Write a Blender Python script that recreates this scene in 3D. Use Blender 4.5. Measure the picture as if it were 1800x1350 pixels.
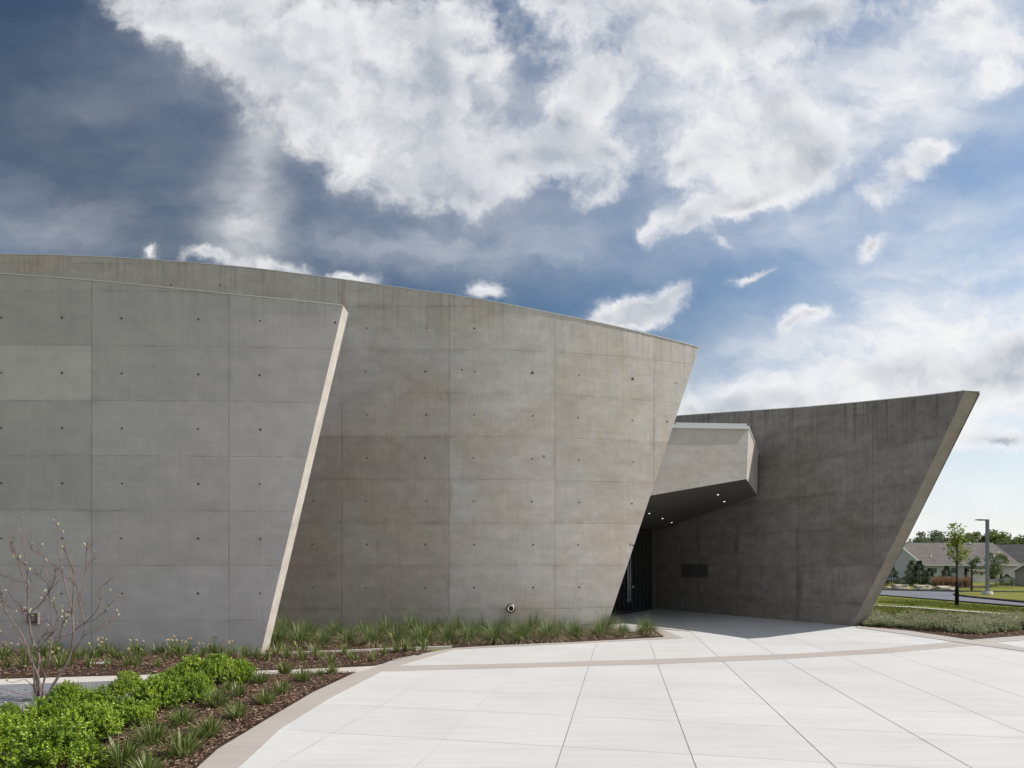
import bpy, bmesh, math, random
from mathutils import Vector, Matrix, noise as mnoise
R = math.radians
random.seed(7)
sc = bpy.context.scene
for o in list(bpy.data.objects): bpy.data.objects.remove(o)

# ------------------------------------------------------------------ camera
H, F, CX, CY = 1.7, 1000.0, 900.0, 995.0      # eye height (m), focal length, principal column and horizon row of the photo
cam = bpy.data.cameras.new("camera"); co = bpy.data.objects.new("camera", cam)
sc.collection.objects.link(co); sc.camera = co
co.location = (0, 0, H); co.rotation_euler = (R(90), 0, 0)
cam.sensor_width = 36; cam.lens = F/1800*36; cam.shift_y = (CY-675)/1800
cam.clip_start = 0.1; cam.clip_end = 3000
sc.render.resolution_x = 1024; sc.render.resolution_y = 768

# ------------------------------------------------------------------ light
SUN = Vector((0.662, 0.012, 0.75)).normalized()
SUN_EL = math.asin(SUN.z); SUN_ROT = math.atan2(SUN.x, SUN.y)
sl = bpy.data.lights.new("sun", 'SUN'); sl.energy = 4.0; sl.angle = R(0.5); sl.color = (1.0, 0.955, 0.89)
so = bpy.data.objects.new("sun", sl); sc.collection.objects.link(so)
so.rotation_euler = SUN.to_track_quat('Z', 'Y').to_euler(); so.location = (30, 0, 40)
sc.view_settings.view_transform = 'Standard'; sc.view_settings.look = 'None'
sc.view_settings.exposure = 0.35; sc.view_settings.gamma = 1.0; sc.view_settings.use_curve_mapping = False
SKY_STRENGTH = 0.062

# node helper -------------------------------------------------------
class NT:
    def __init__(s, tree): s.t = tree; s.n = tree.nodes; s.l = tree.links
    def node(s, typ, **kw):
        n = s.n.new(typ)
        for k, v in kw.items(): setattr(n, k, v)
        return n
    def put(s, sock, v):
        if isinstance(v, bpy.types.NodeSocket): s.l.new(v, sock)
        elif v is not None:
            if hasattr(sock, 'default_value'):
                try: sock.default_value = v
                except Exception: sock.default_value = (*v, 1.0)
    def math(s, op, a, b=None, c=None, clamp=False):
        n = s.node('ShaderNodeMath', operation=op, use_clamp=clamp)
        s.put(n.inputs[0], a)
        if b is not None: s.put(n.inputs[1], b)
        if c is not None: s.put(n.inputs[2], c)
        return n.outputs[0]
    def vmath(s, op, a, b=None, out=0):
        n = s.node('ShaderNodeVectorMath', operation=op); s.put(n.inputs[0], a)
        if b is not None: s.put(n.inputs[1], b)
        return n.outputs[out]
    def mapping(s, v, loc=(0,0,0), rot=(0,0,0), scale=(1,1,1), typ='POINT'):
        n = s.node('ShaderNodeMapping', vector_type=typ); s.put(n.inputs[0], v)
        n.inputs[1].default_value = loc; n.inputs[2].default_value = rot; n.inputs[3].default_value = scale
        return n.outputs[0]
    def noise(s, v, scale=1, detail=4, rough=0.5, dist=0, color=False):
        n = s.node('ShaderNodeTexNoise'); s.put(n.inputs['Vector'], v)
        n.inputs['Scale'].default_value = scale; n.inputs['Detail'].default_value = detail
        n.inputs['Roughness'].default_value = rough; n.inputs['Distortion'].default_value = dist
        return n.outputs['Color' if color else 'Fac']
    def ramp(s, v, stops, interp='LINEAR'):
        n = s.node('ShaderNodeValToRGB'); s.put(n.inputs[0], v); cr = n.color_ramp; cr.interpolation = interp
        while len(cr.elements) < len(stops): cr.elements.new(0.5)
        for e, (p, c) in zip(cr.elements, stops):
            e.position = p; e.color = (c, c, c, 1) if isinstance(c, (int, float)) else (*c, 1)
        return n.outputs[0]
    def mr(s, v, a, b, c=0.0, d=1.0, interp='SMOOTHSTEP'):
        n = s.node('ShaderNodeMapRange', interpolation_type=interp); s.put(n.inputs[0], v)
        for i, x in zip((1, 2, 3, 4), (a, b, c, d)): s.put(n.inputs[i], x)
        return n.outputs[0]
    def mix(s, fac, a, b, blend='MIX'):
        n = s.node('ShaderNodeMix', data_type='RGBA', blend_type=blend)
        s.put(n.inputs[0], fac); s.put(n.inputs[6], a if not isinstance(a, tuple) else (*a, 1)); s.put(n.inputs[7], b if not isinstance(b, tuple) else (*b, 1))
        return n.outputs[2]

# ------------------------------------------------------------------ sky (clouds are laid out by direction, at infinity)
w = bpy.data.worlds.new("World"); sc.world = w; w.use_nodes = True
nt = NT(w.node_tree); nt.n.clear()
sky = nt.node('ShaderNodeTexSky', sky_type='NISHITA', sun_disc=False)
sky.sun_elevation = SUN_EL; sky.sun_rotation = SUN_ROT; sky.altitude = 200; sky.air_density = 1.0; sky.dust_density = 0.6; sky.ozone_density = 2.0
tc = nt.node('ShaderNodeTexCoord'); D = tc.outputs['Generated']
sx = nt.node('ShaderNodeSeparateXYZ'); nt.put(sx.inputs[0], D)
dy = nt.math('MAXIMUM', sx.outputs[1], 0.08)
U = nt.math('DIVIDE', sx.outputs[0], dy); V = nt.math('DIVIDE', sx.outputs[2], dy)
cx = nt.node('ShaderNodeCombineXYZ'); nt.put(cx.inputs[0], U); nt.put(cx.inputs[1], V); UV = cx.outputs[0]
warp = nt.vmath('SUBTRACT', nt.noise(UV, 5.5, 9, 0.68, color=True), (0.5, 0.5, 0.5))
wn = nt.node('ShaderNodeVectorMath', operation='SCALE'); nt.put(wn.inputs[0], warp); wn.inputs[3].default_value = 0.11
UVW = nt.vmath('ADD', UV, wn.outputs[0])
# (px, py, half width, half height, tilt in degrees clockwise, weight)
BLOBS = [
 (250,10,90,45,30,.9),(400,40,170,90,25,1.0),(540,120,190,100,28,1.0),(700,50,110,90,0,1.0),(700,230,130,110,35,1.0),(630,140,150,100,0,1.0),(770,300,85,55,20,.9),(835,345,60,32,10,.85),(640,280,70,45,38,.8),(745,130,60,90,-10,.9),
 (1050,140,45,60,-30,.9),(990,210,75,75,0,.95),(1070,275,80,45,0,.85),(970,285,60,40,0,.8),(905,290,55,45,0,.7),(860,110,26,40,0,.5),(875,180,22,50,10,.5),
 (990,-10,90,40,0,.9),(1180,20,240,70,0,1.0),(1160,100,130,70,0,.8),(1420,30,170,50,-12,.95),
 (1370,180,100,60,-20,1.0),(1290,235,100,60,-10,1.0),(1430,265,100,55,0,1.0),(1340,280,120,45,-5,.9),(1285,352,110,30,-14,1.0),(1215,385,45,20,-30,.85),(1200,292,40,22,-25,.7),(1050,345,48,26,-35,.75),
 (1700,30,110,60,-25,.85),(1770,100,80,50,-25,.8),(1740,140,40,22,0,.7),(1590,310,60,34,-40,.95),(1640,265,42,22,-20,.9),(1545,350,50,22,-10,.7),
 (1540,432,40,16,-30,.9),(1320,490,44,10,-8,.85),(1265,425,50,15,30,.7),(1150,390,24,14,-60,.7),
 (1080,558,100,28,-6,1.1),(1130,540,60,24,-15,1.0),(1190,508,55,17,-26,1.0),(848,516,52,24,5,1.1),(490,464,62,22,6,1.1),(615,488,50,14,8,1.0),(375,458,52,14,2,1.0),(262,446,14,13,-40,.85),
 (1385,578,50,20,-10,1.0),(1425,560,26,16,0,.85),(1260,720,110,36,0,1.1),
 (1830,620,300,90,-16,1.2),(1600,660,220,60,-8,1.2),(1420,715,180,40,0,1.0),(1750,775,110,26,0,1.0),
]
VEILS = [(455,290,45,130,8,.40),(420,405,50,70,0,.55),(1560,180,280,110,-30,.85),(1200,180,240,110,0,.6),(1480,650,330,90,-14,.85),(1760,560,330,110,-18,.95),(1700,720,300,100,0,.9),(850,230,90,80,0,.5),(620,190,260,110,28,.4),
 (1000,440,110,50,0,.26),(1350,400,160,35,-8,.3),(620,410,170,45,10,.28),(820,420,140,40,-5,.25),(1650,400,160,45,-15,.4),(1620,880,420,130,0,.95),(1760,790,260,60,-4,.8),(1560,490,180,40,-14,.25),(120,400,240,90,0,.22),(150,200,200,120,0,.12),(1790,50,160,140,0,.5)]
def field(lst, uv, k=1.0):                  # soft union of tilted soft ellipses
    f = None
    for px, py, a, b, rot, wgt in lst:
        g = nt.node('ShaderNodeTexGradient', gradient_type='QUADRATIC_SPHERE'); nt.put(g.inputs[0], uv); tm = g.texture_mapping; a, b = (a*1.12, b*1.12) if max(a, b) < 75 and py > 330 and lst is BLOBS else (a, b)
        tm.vector_type = 'TEXTURE'; tm.translation = ((px-CX)/F, (CY-py)/F, 0); tm.rotation = (0, 0, R(-rot)); tm.scale = (a/F*2.5/k, b/F*2.5/k, 1)
        q = nt.math('MULTIPLY_ADD', g.outputs[1], -min(wgt*1.12, .99), 1.0); f = q if f is None else nt.math('MULTIPLY', f, q)
    return nt.math('SUBTRACT', 1.0, f)
FB = field(BLOBS, UVW, 0.98)
n1 = nt.noise(UVW, 7.0, 10, 0.62)
n2 = nt.noise(nt.mapping(UVW, scale=(1, 1.4, 1), rot=(0, 0, R(25))), 2.6, 6, 0.5)
n3 = nt.noise(UVW, 24.0, 8, 0.65)
dens = nt.math('ADD', FB, nt.math('MULTIPLY', nt.math('SUBTRACT', n1, 0.5), 1.40))
dens = nt.math('ADD', dens, nt.math('MULTIPLY', nt.math('SUBTRACT', n3, 0.5), 0.40))
mask = nt.math('ADD', nt.math('MULTIPLY', nt.mr(dens, 0.38, 0.90), .72), nt.math('MULTIPLY', nt.mr(dens, 0.15, 1.05), .28))
nL = nt.noise(nt.vmath('ADD', UVW, (0.018, 0.022, 0.0)), 7.0, 10, 0.62)
relief = nt.mr(nt.math('SUBTRACT', n1, nL), -0.14, 0.14, 0, 1)
FV = field(VEILS, nt.mapping(UVW, scale=(1,1,1)))
vn = nt.noise(nt.mapping(UVW, rot=(0, 0, R(25)), scale=(2.0, 5.0, 1)), 2.2, 8, 0.6)
veil = nt.math('MULTIPLY', nt.math('MINIMUM', FV, 1.0), nt.mr(vn, 0.28, 0.72, 0.42, 1.25), clamp=True)
hz = nt.math('MULTIPLY', nt.mr(V, 0.06, 0.42, 0.80, 0.0), nt.mr(U, -0.1, 0.45, 0.0, 1.0))       # pale haze low in the sky
veil = nt.math('MAXIMUM', veil, hz)
mask = nt.math('SUBTRACT', 1.0, nt.math('MULTIPLY', nt.math('SUBTRACT', 1.0, mask), nt.math('SUBTRACT', 1.0, veil)), clamp=True)
# the half of the sky behind the camera: broken cloud
back = nt.mr(nt.noise(D, 2.4, 8, 0.6), 0.46, 0.62)
front = nt.mr(sx.outputs[1], 0.10, 0.26)
mask = nt.math('ADD', nt.math('MULTIPLY', mask, front), nt.math('MULTIPLY', back, nt.math('SUBTRACT', 1.0, front)), clamp=True)
mask = nt.math('MULTIPLY', mask, nt.mr(sx.outputs[2], -0.02, 0.01))
# cloud brightness: thin sunlit rims white, thick middles greyer
thick = nt.mr(nt.math('ADD', nt.math('MULTIPLY', FB, .75), nt.math('MULTIPLY', dens, .25)), 0.62, 0.98)
shade = nt.math('MULTIPLY', thick, nt.math('MULTIPLY_ADD', nt.mr(n2, 0.36, 0.64, 0.1, 1.0), .85, nt.math('MULTIPLY', nt.math('SUBTRACT', 1.0, relief), .42)), clamp=True)
lumn = nt.noise(UVW, 16, 8, 0.6)
ccol = nt.mix(shade, (0.93, 0.925, 0.925), (0.40, 0.445, 0.515))
ccol = nt.mix(nt.mr(lumn, 0.35, 0.7, 0.0, 0.22), ccol, (0.62, 0.66, 0.73))
skn = nt.mix(1.0, sky.outputs[0], (0.42, 0.42, 0.42), 'MULTIPLY')
gam = nt.node('ShaderNodeGamma'); nt.put(gam.inputs[0], skn); gam.inputs[1].default_value = 1.22
pol = nt.vmath('DOT_PRODUCT', D, tuple(SUN), out=1)
polf = nt.mr(nt.math('ABSOLUTE', pol), 0.0, 0.62, 0.60, 1.30, 'LINEAR')
skv = nt.node('ShaderNodeVectorMath', operation='SCALE'); nt.put(skv.inputs[0], nt.mix(1.0, gam.outputs[0], (2.60, 2.62, 2.30), 'MULTIPLY')); nt.put(skv.inputs[3], polf)
bg1 = nt.node('ShaderNodeBackground'); nt.put(bg1.inputs[0], skv.outputs[0]); bg1.inputs[1].default_value = SKY_STRENGTH
bg2 = nt.node('ShaderNodeBackground'); nt.put(bg2.inputs[0], ccol); bg2.inputs[1].default_value = 0.80
ms = nt.node('ShaderNodeMixShader'); nt.put(ms.inputs[0], mask); nt.l.new(bg1.outputs[0], ms.inputs[1]); nt.l.new(bg2.outputs[0], ms.inputs[2])
wo = nt.node('ShaderNodeOutputWorld'); nt.l.new(ms.outputs[0], wo.inputs[0])
w.cycles.sampling_method = 'MANUAL'; w.cycles.sample_map_resolution = 512

# ------------------------------------------------------------------ coordinates
def terr(x, y):
    t = min(1, max(0, (y-17.0)/25.0)); t = t*t*(3-2*t)
    z = -0.03-0.52*t
    return z
def G(px, py, z=0.0):                       # ground point at height z seen at a pixel
    Y = (H-z)*F/(py-CY); return Vector(((px-CX)/F*Y, Y, z))
def GT(px, py, up=0.0):                     # the same on the falling lawn
    z = 0.0
    for _ in range(30):
        p = G(px, py, z); z = 0.5*z+0.5*terr(p.x, p.y)
    return Vector((p.x, p.y, terr(p.x, p.y)+up))
def P(px, py, Y): return Vector(((px-CX)/F*Y, Y, H+(CY-py)/F*Y))

# ------------------------------------------------------------------ object helpers
COL = sc.collection
def tag(o, label=None, cat=None, group=None, kind=None):
    for k, v in (('label', label), ('category', cat), ('group', group), ('kind', kind)):
        if v: o[k] = v
    return o
def empty(name, loc, rz=0, label=None, cat=None, group=None):
    o = bpy.data.objects.new(name, None); COL.objects.link(o); o.location = loc; o.rotation_euler.z = rz
    o.empty_display_size = 0.2
    return tag(o, label, cat, group)
class MB:
    def __init__(s): s.v = []; s.f = []; s.m = []; s.sm = []
    def add(s, vs, fs, m=0, smooth=False):
        o = len(s.v); s.v.extend([tuple(v) for v in vs])
        for f in fs: s.f.append(tuple(i+o for i in f)); s.m.append(m); s.sm.append(smooth)
    def box(s, c, d, m=0, rz=0.0):
        x, y, z = [q/2 for q in d]; ca, sa = math.cos(rz), math.sin(rz)
        vs = []
        for k in (-1, 1):
            for (i, j) in ((-1,-1),(1,-1),(1,1),(-1,1)):
                a, b = i*x, j*y; vs.append((c[0]+a*ca-b*sa, c[1]+a*sa+b*ca, c[2]+k*z))
        s.add(vs, [(3,2,1,0),(4,5,6,7),(0,1,5,4),(1,2,6,5),(2,3,7,6),(3,0,4,7)], m)
    def prism(s, poly, z0, z1, m=0):            # plan polygon (x,y), vertical sides
        n = len(poly); vs = [(p[0],p[1],z0) for p in poly]+[(p[0],p[1],z1) for p in poly]
        ar = sum(poly[i][0]*poly[(i+1)%n][1]-poly[(i+1)%n][0]*poly[i][1] for i in range(n))
        idx = list(range(n))
        fs = [tuple(reversed(idx)), tuple(i+n for i in idx)]+[(i,(i+1)%n,(i+1)%n+n,i+n) for i in range(n)]
        if ar < 0: fs = [tuple(reversed(f)) for f in fs]
        s.add(vs, fs, m)
    def hull(s, vs, fs, m=0): s.add(vs, fs, m)
    def tube(s, pts, rad, n=6, m=0, cap=True, smooth=True):
        pts = [Vector(p) for p in pts]
        if not isinstance(rad, (list, tuple)): rad = [rad]*len(pts)
        vs = []; up = Vector((0.13, 0.21, 1)).normalized()
        for i, p in enumerate(pts):
            t = (pts[min(i+1, len(pts)-1)]-pts[max(i-1, 0)])
            if t.length < 1e-9: t = Vector((0,0,1))
            t.normalize(); a = t.cross(up)
            if a.length < 0.15: a = t.cross(Vector((1, 0.2, 0)))
            a.normalize(); b = t.cross(a)
            for k in range(n):
                an = 2*math.pi*k/n; vs.append(p+a*math.cos(an)*rad[i]+b*math.sin(an)*rad[i])
        fs = []
        for i in range(len(pts)-1):
            for k in range(n): fs.append((i*n+k, i*n+(k+1)%n, (i+1)*n+(k+1)%n, (i+1)*n+k))
        if cap: fs.append(tuple(range(n))[::-1]); fs.append(tuple((len(pts)-1)*n+k for k in range(n)))
        s.add(vs, fs, m, smooth)
    def mesh(s, name, mats):
        me = bpy.data.meshes.new(name); me.from_pydata(s.v, [], s.f)
        if not isinstance(mats, (list, tuple)): mats = [mats]
        for m in mats: me.materials.append(m)
        me.polygons.foreach_set('material_index', s.m); me.polygons.foreach_set('use_smooth', s.sm); me.update()
        return me
    def build(s, name, mats, parent=None, fix=False, **kw):
        me = s.mesh(name, mats)
        if fix:
            bm = bmesh.new(); bm.from_mesh(me); bmesh.ops.recalc_face_normals(bm, faces=bm.faces); bm.to_mesh(me); bm.free()
        o = bpy.data.objects.new(name, me); COL.objects.link(o)
        if parent: o.parent = parent
        return tag(o, **kw)
def local(o, root):            # world-space mesh put under an Empty: shift the mesh into the Empty's frame
    o.data.transform(Matrix.Translation(-root.location)); o.parent = root; return o

# ------------------------------------------------------------------ materials
def mat(name, rough=0.8, spec=0.3):
    m = bpy.data.materials.new(name); m.use_nodes = True
    t = NT(m.node_tree); b = m.node_tree.nodes['Principled BSDF']
    b.inputs['Roughness'].default_value = rough; b.inputs['Specular IOR Level'].default_value = spec
    return m, t, b
def objc(t): return t.node('ShaderNodeTexCoord').outputs['Object']
def geo(t): return t.node('ShaderNodeNewGeometry')
def bump(t, b, h, dist=0.01, strength=0.5):
    n = t.node('ShaderNodeBump'); n.inputs['Distance'].default_value = dist; n.inputs['Strength'].default_value = strength
    t.put(n.inputs['Height'], h); t.l.new(n.outputs[0], b.inputs['Normal'])
def simple(name, c, rough=0.7, spec=0.3, metal=0.0, var=0.15, scale=6.0, bmp=0.0):
    m, t, b = mat(name, rough, spec); P_ = geo(t).outputs['Position']
    n = t.noise(P_, scale, 5, 0.6)
    k = t.mr(n, 0.25, 0.75, 1-var, 1+var, 'LINEAR')
    sc_ = t.node('ShaderNodeVectorMath', operation='SCALE'); sc_.inputs[0].default_value = c; t.put(sc_.inputs[3], k)
    t.l.new(sc_.outputs[0], b.inputs['Base Color']); b.inputs['Metallic'].default_value = metal
    if bmp: bump(t, b, t.noise(P_, scale*8, 4, 0.6), bmp, 0.6)
    return m
def concrete(name, grey, warm, warm_amt, joint=0.55, streak=0.2, contrast=1.0):
    m, t, b = mat(name, 0.62, 0.35)
    Pw = geo(t).outputs['Position']
    uvA = t.node('ShaderNodeUVMap', uv_map='edgeA').outputs[0]; uvB = t.node('ShaderNodeUVMap', uv_map='edgeB').outputs[0]
    at = t.node('ShaderNodeAttribute', attribute_name='tone'); ton = t.node('ShaderNodeSeparateColor'); t.put(ton.inputs[0], at.outputs['Color'])
    sa = t.node('ShaderNodeSeparateXYZ'); t.put(sa.inputs[0], uvA); sb = t.node('ShaderNodeSeparateXYZ'); t.put(sb.inputs[0], uvB)
    dv = t.math('MINIMUM', sa.outputs[0], sb.outputs[0]); dh = t.math('MINIMUM', sa.outputs[1], sb.outputs[1])
    wob = t.noise(Pw, 9, 5, 0.7)
    jv = t.mr(dv, 0.003, 0.016, 1, 0)
    jh = t.math('MULTIPLY', t.mr(dh, 0.002, t.math('MULTIPLY', wob, 0.030), 1, 0), t.mr(t.noise(t.mapping(Pw, scale=(.9,.9,2)), 2.1, 5, .7), 0.40, 0.66, 0.12, .8))
    jn = t.math('MAXIMUM', t.math('MULTIPLY', jv, t.mr(t.noise(t.mapping(Pw, scale=(1,1,.5)), 2.2, 5, .7), .35, .62, .35, 1.0)), jh)
    soft = t.math('MULTIPLY', t.mr(dh, 0.0, 0.14, 1, 0), t.mr(t.noise(Pw, 1.7, 4, .6), 0.4, 0.7))
    softv = t.math('MULTIPLY', t.mr(dv, 0.0, 0.22, 1, 0), t.mr(t.noise(t.mapping(Pw, scale=(1,1,.5)), 1.2, 4, .6), 0.42, 0.68))
    cloud = t.noise(Pw, 0.55, 6, 0.62, 0.4)
    blot = t.noise(t.mapping(Pw, scale=(1,1,1.6)), 2.3, 7, 0.66, 0.3)
    strk = t.noise(t.mapping(Pw, scale=(7,7,0.35)), 2.0, 6, 0.62)
    strf = t.noise(t.mapping(Pw, scale=(26,26,0.8)), 1.6, 3, 0.55)
    hst = t.noise(t.mapping(Pw, scale=(0.35,0.35,6)), 1.3, 6, 0.6)
    speck = t.noise(Pw, 34, 3, 0.7)
    wf = t.math('ADD', t.mr(t.math('ADD', t.math('MULTIPLY', cloud, .6), t.math('MULTIPLY', strk, .4)), 0.38, 0.62), t.math('MULTIPLY', soft, .3))
    wf = t.math('ADD', t.math('MULTIPLY', wf, warm_amt), t.math('MULTIPLY', ton.outputs[1], 0.6), clamp=True)
    wf = t.math('MAXIMUM', wf, t.math('MULTIPLY', softv, min(1, warm_amt*1.3)))
    col = t.mix(wf, grey, warm)
    k = t.mr(blot, 0.25, 0.75, 1-.17*contrast, 1+.17*contrast, 'LINEAR')
    k = t.math('MULTIPLY', k, t.mr(strk, 0.25, 0.75, 1-streak*.75, 1+streak*.75, 'LINEAR'))
    k = t.math('MULTIPLY', k, t.mr(strf, 0.3, 0.7, 1-streak*.28, 1+streak*.28, 'LINEAR'))
    k = t.math('MULTIPLY', k, t.mr(hst, 0.3, 0.7, .97, 1.03, 'LINEAR'))
    k = t.math('MULTIPLY', k, t.mr(cloud, 0.3, 0.7, 1-.1*contrast, 1+.1*contrast, 'LINEAR'))
    k = t.math('MULTIPLY', k, t.mr(speck, 0.62, 0.78, 1.0, 0.88))
    k = t.math('MULTIPLY', k, t.math('ADD', 0.80, t.math('MULTIPLY', ton.outputs[0], 0.40)))
    k = t.math('MULTIPLY', k, t.math('SUBTRACT', 1.0, t.math('MULTIPLY', soft, 0.08)))
    k = t.math('MULTIPLY', k, t.math('SUBTRACT', 1.0, t.math('MULTIPLY', jn, joint)))
    drip = t.math('MULTIPLY', t.mr(t.noise(t.mapping(Pw, scale=(5,5,.12)), 2.0, 5, .65), .48, .64), t.math('POWER', t.math('SUBTRACT', 1.0, ton.outputs[2], clamp=True), 1.5))
    k = t.math('MULTIPLY', k, t.math('SUBTRACT', 1.0, t.math('MULTIPLY', drip, streak*1.0)))
    pits = t.node('ShaderNodeTexVoronoi', feature='F1'); t.put(pits.inputs['Vector'], Pw); pits.inputs['Scale'].default_value = 5.5; pc = t.node('ShaderNodeSeparateColor'); t.put(pc.inputs[0], pits.outputs['Color'])
    k = t.math('MULTIPLY', k, t.math('SUBTRACT', 1.0, t.math('MULTIPLY', t.mr(pits.outputs['Distance'], .04, .075, 1, 0), t.math('MULTIPLY', t.math('GREATER_THAN', pc.outputs[0], .70), .38))))
    sv = t.node('ShaderNodeVectorMath', operation='SCALE'); t.put(sv.inputs[0], col); t.put(sv.inputs[3], k)
    t.l.new(sv.outputs[0], b.inputs['Base Color'])
    t.put(b.inputs['Roughness'], t.mr(blot, .3, .7, .5, .72, 'LINEAR'))
    h = t.math('ADD', t.math('MULTIPLY', t.noise(t.mapping(Pw, scale=(1,1,.8)), 1.1, 3, .5), 1.2), t.math('MULTIPLY', strf, .05))
    h = t.math('SUBTRACT', t.math('ADD', h, t.math('MULTIPLY', speck, .05)), t.math('MULTIPLY', jn, 0.8))
    bump(t, b, h, 0.012, 0.55)
    return m
M = {}
M['c1'] = concrete('concrete_grey', (0.490,0.452,0.452), (0.44,0.40,0.382), 0.25, joint=.40, streak=.08, contrast=.75)
M['c2'] = concrete('concrete_warm', (0.58,0.548,0.525), (0.43,0.365,0.312), 0.8, joint=.36, streak=.20, contrast=1.0)
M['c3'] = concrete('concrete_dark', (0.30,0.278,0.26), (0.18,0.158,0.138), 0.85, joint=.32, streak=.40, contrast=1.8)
M['c3e'] = concrete('concrete_edge', (0.34,0.302,0.285), (0.27,0.236,0.218), 0.7, joint=.0, streak=.2, contrast=1.1)
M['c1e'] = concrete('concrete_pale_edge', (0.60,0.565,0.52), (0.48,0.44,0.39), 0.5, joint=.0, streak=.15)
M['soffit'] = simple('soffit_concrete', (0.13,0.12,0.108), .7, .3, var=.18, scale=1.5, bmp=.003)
M['cap'] = simple('light_metal_cap', (0.62,0.63,0.63), .4, .5, .0, .04)
M['hole'] = simple('tie_hole_shade', (0.12,0.11,0.10), .9, .1)  # flat dark discs: shade inside the recessed tie holes, put into the colour
M['stain'] = simple('tie_stain', (0.30,0.275,0.25), .9, .1, var=.3, scale=20)
M['black'] = simple('black_metal', (0.012,0.012,0.013), .35, .5, .0, .1)
M['frame'] = simple('dark_aluminium', (0.06,0.06,0.062), .35, .5, .3, .1)
mg, tg, bg_ = mat('dark_glass', 0.04, .5); bg_.inputs['Base Color'].default_value = (.008,.009,.010,1); M['glass'] = mg
ml, tl, bl = mat('lamp_lens', .5); bl.inputs['Base Color'].default_value = (.9,.88,.8,1); bl.inputs['Emission Color'].default_value = (1,.95,.82,1); bl.inputs['Emission Strength'].default_value = 1.6; M['lens'] = ml

def paving(name, c, tan, lines=False):
    m, t, b = mat(name, .72, .3); Pw = geo(t).outputs['Position']
    n = t.noise(Pw, .45, 6, .6, .6); br = t.noise(t.mapping(Pw, rot=(0,0,R(-11)), scale=(.45,7,1)), 2.2, 7, .62)
    big = t.noise(t.mapping(Pw, rot=(0,0,R(-11)), scale=(.35,1.2,1)), 1.0, 5, .6)
    fine = t.noise(Pw, 60, 4, .65)
    col = t.mix(t.mr(big, .45, .72, 0, .75), c, tan)
    k = t.math('MULTIPLY', t.mr(br, .28, .72, .93, 1.06, 'LINEAR'), t.mr(n, .3, .7, .95, 1.04, 'LINEAR'))
    k = t.math('MULTIPLY', k, t.mr(fine, .3, .7, .94, 1.05, 'LINEAR'))
    spots = t.mr(t.noise(Pw, 5.0, 8, .75), .62, .76, 1.0, .86); k = t.math('MULTIPLY', k, spots)
    if lines:
        at = t.node('ShaderNodeAttribute', attribute_name='tone'); k = t.math('MULTIPLY', k, t.math('ADD', .96, t.math('MULTIPLY', at.outputs['Fac'], .06)))
    sv = t.node('ShaderNodeVectorMath', operation='SCALE'); t.put(sv.inputs[0], col); t.put(sv.inputs[3], k); t.l.new(sv.outputs[0], b.inputs['Base Color'])
    bump(t, b, t.math('ADD', fine, t.math('MULTIPLY', br, .6)), .004, .35)
    return m
M['pave'] = paving('white_broomed_concrete', (.505,.50,.49), (.48,.455,.42), True)
M['band'] = paving('taupe_concrete_band', (.37,.335,.305), (.33,.295,.27))
M['kerb'] = paving('pale_concrete_kerb', (.50,.47,.43), (.44,.39,.34))
M['joint'] = simple('paving_joint', (.20,.195,.19), .9, .1, var=.4, scale=2.5)
M['joint2'] = simple('paving_joint_faint', (.455,.445,.43), .9, .1, var=.35, scale=1.5)
def mulchm():
    m, t, b = mat('bark_mulch', .9, .15); Pw = geo(t).outputs['Position']
    v = t.node('ShaderNodeTexVoronoi', feature='F1'); t.put(v.inputs['Vector'], t.mapping(t.vmath('ADD', Pw, t.noise(Pw, 20, 3, .6, color=True)), scale=(1,1.9,1))); v.inputs['Scale'].default_value = 34
    sp = t.node('ShaderNodeSeparateColor'); t.put(sp.inputs[0], v.outputs['Color'])
    c = t.ramp(sp.outputs[0], [(0,(.05,.024,.016)),(.45,(.115,.068,.046)),(.8,(.185,.118,.082)),(1,(.33,.25,.19))])
    k = t.mr(t.noise(Pw, 1.6, 5, .6), .3, .7, .7, 1.25, 'LINEAR')
    sv = t.node('ShaderNodeVectorMath', operation='SCALE'); t.put(sv.inputs[0], c); t.put(sv.inputs[3], k); t.l.new(sv.outputs[0], b.inputs['Base Color'])
    bump(t, b, v.outputs['Distance'], .03, 1.0); return m
M['mulch'] = mulchm()
def island(name, stops, rough=.7, spec=.3, trans=0.0, posvar=0.0, pscale=3.0, zvar=None):
    m, t, b = mat(name, rough, spec); g = geo(t); r = g.outputs['Random Per Island']
    if posvar: r = t.math('ADD', t.math('MULTIPLY', r, 1-posvar), t.math('MULTIPLY', t.mr(t.noise(g.outputs['Position'], pscale, 3, .5), .3, .7), posvar))
    c = t.ramp(r, stops); t.l.new(c, b.inputs['Base Color'])
    if trans:
        tr = t.node('ShaderNodeBsdfTranslucent'); t.l.new(c, tr.inputs[0]); mx = t.node('ShaderNodeMixShader'); mx.inputs[0].default_value = trans
        out = m.node_tree.nodes['Material Output']; t.l.new(b.outputs[0], mx.inputs[1]); t.l.new(tr.outputs[0], mx.inputs[2]); t.l.new(mx.outputs[0], out.inputs[0])
    return m
M['chip'] = island('bark_chips', [(0,(.06,.03,.02)),(.5,(.165,.10,.068)),(.85,(.27,.175,.125)),(1,(.55,.42,.31))], .9, .1)
M['lime'] = island('lime_leaves', [(0,(.035,.08,.008)),(.3,(.13,.225,.014)),(.75,(.28,.385,.026)),(1,(.48,.56,.09))], .45, .4, .18, .35, 4)
M['strap'] = island('strap_leaves', [(0,(.055,.085,.016)),(.5,(.135,.185,.04)),(.85,(.23,.28,.08)),(1,(.44,.44,.22))], .38, .5, .3)
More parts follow.
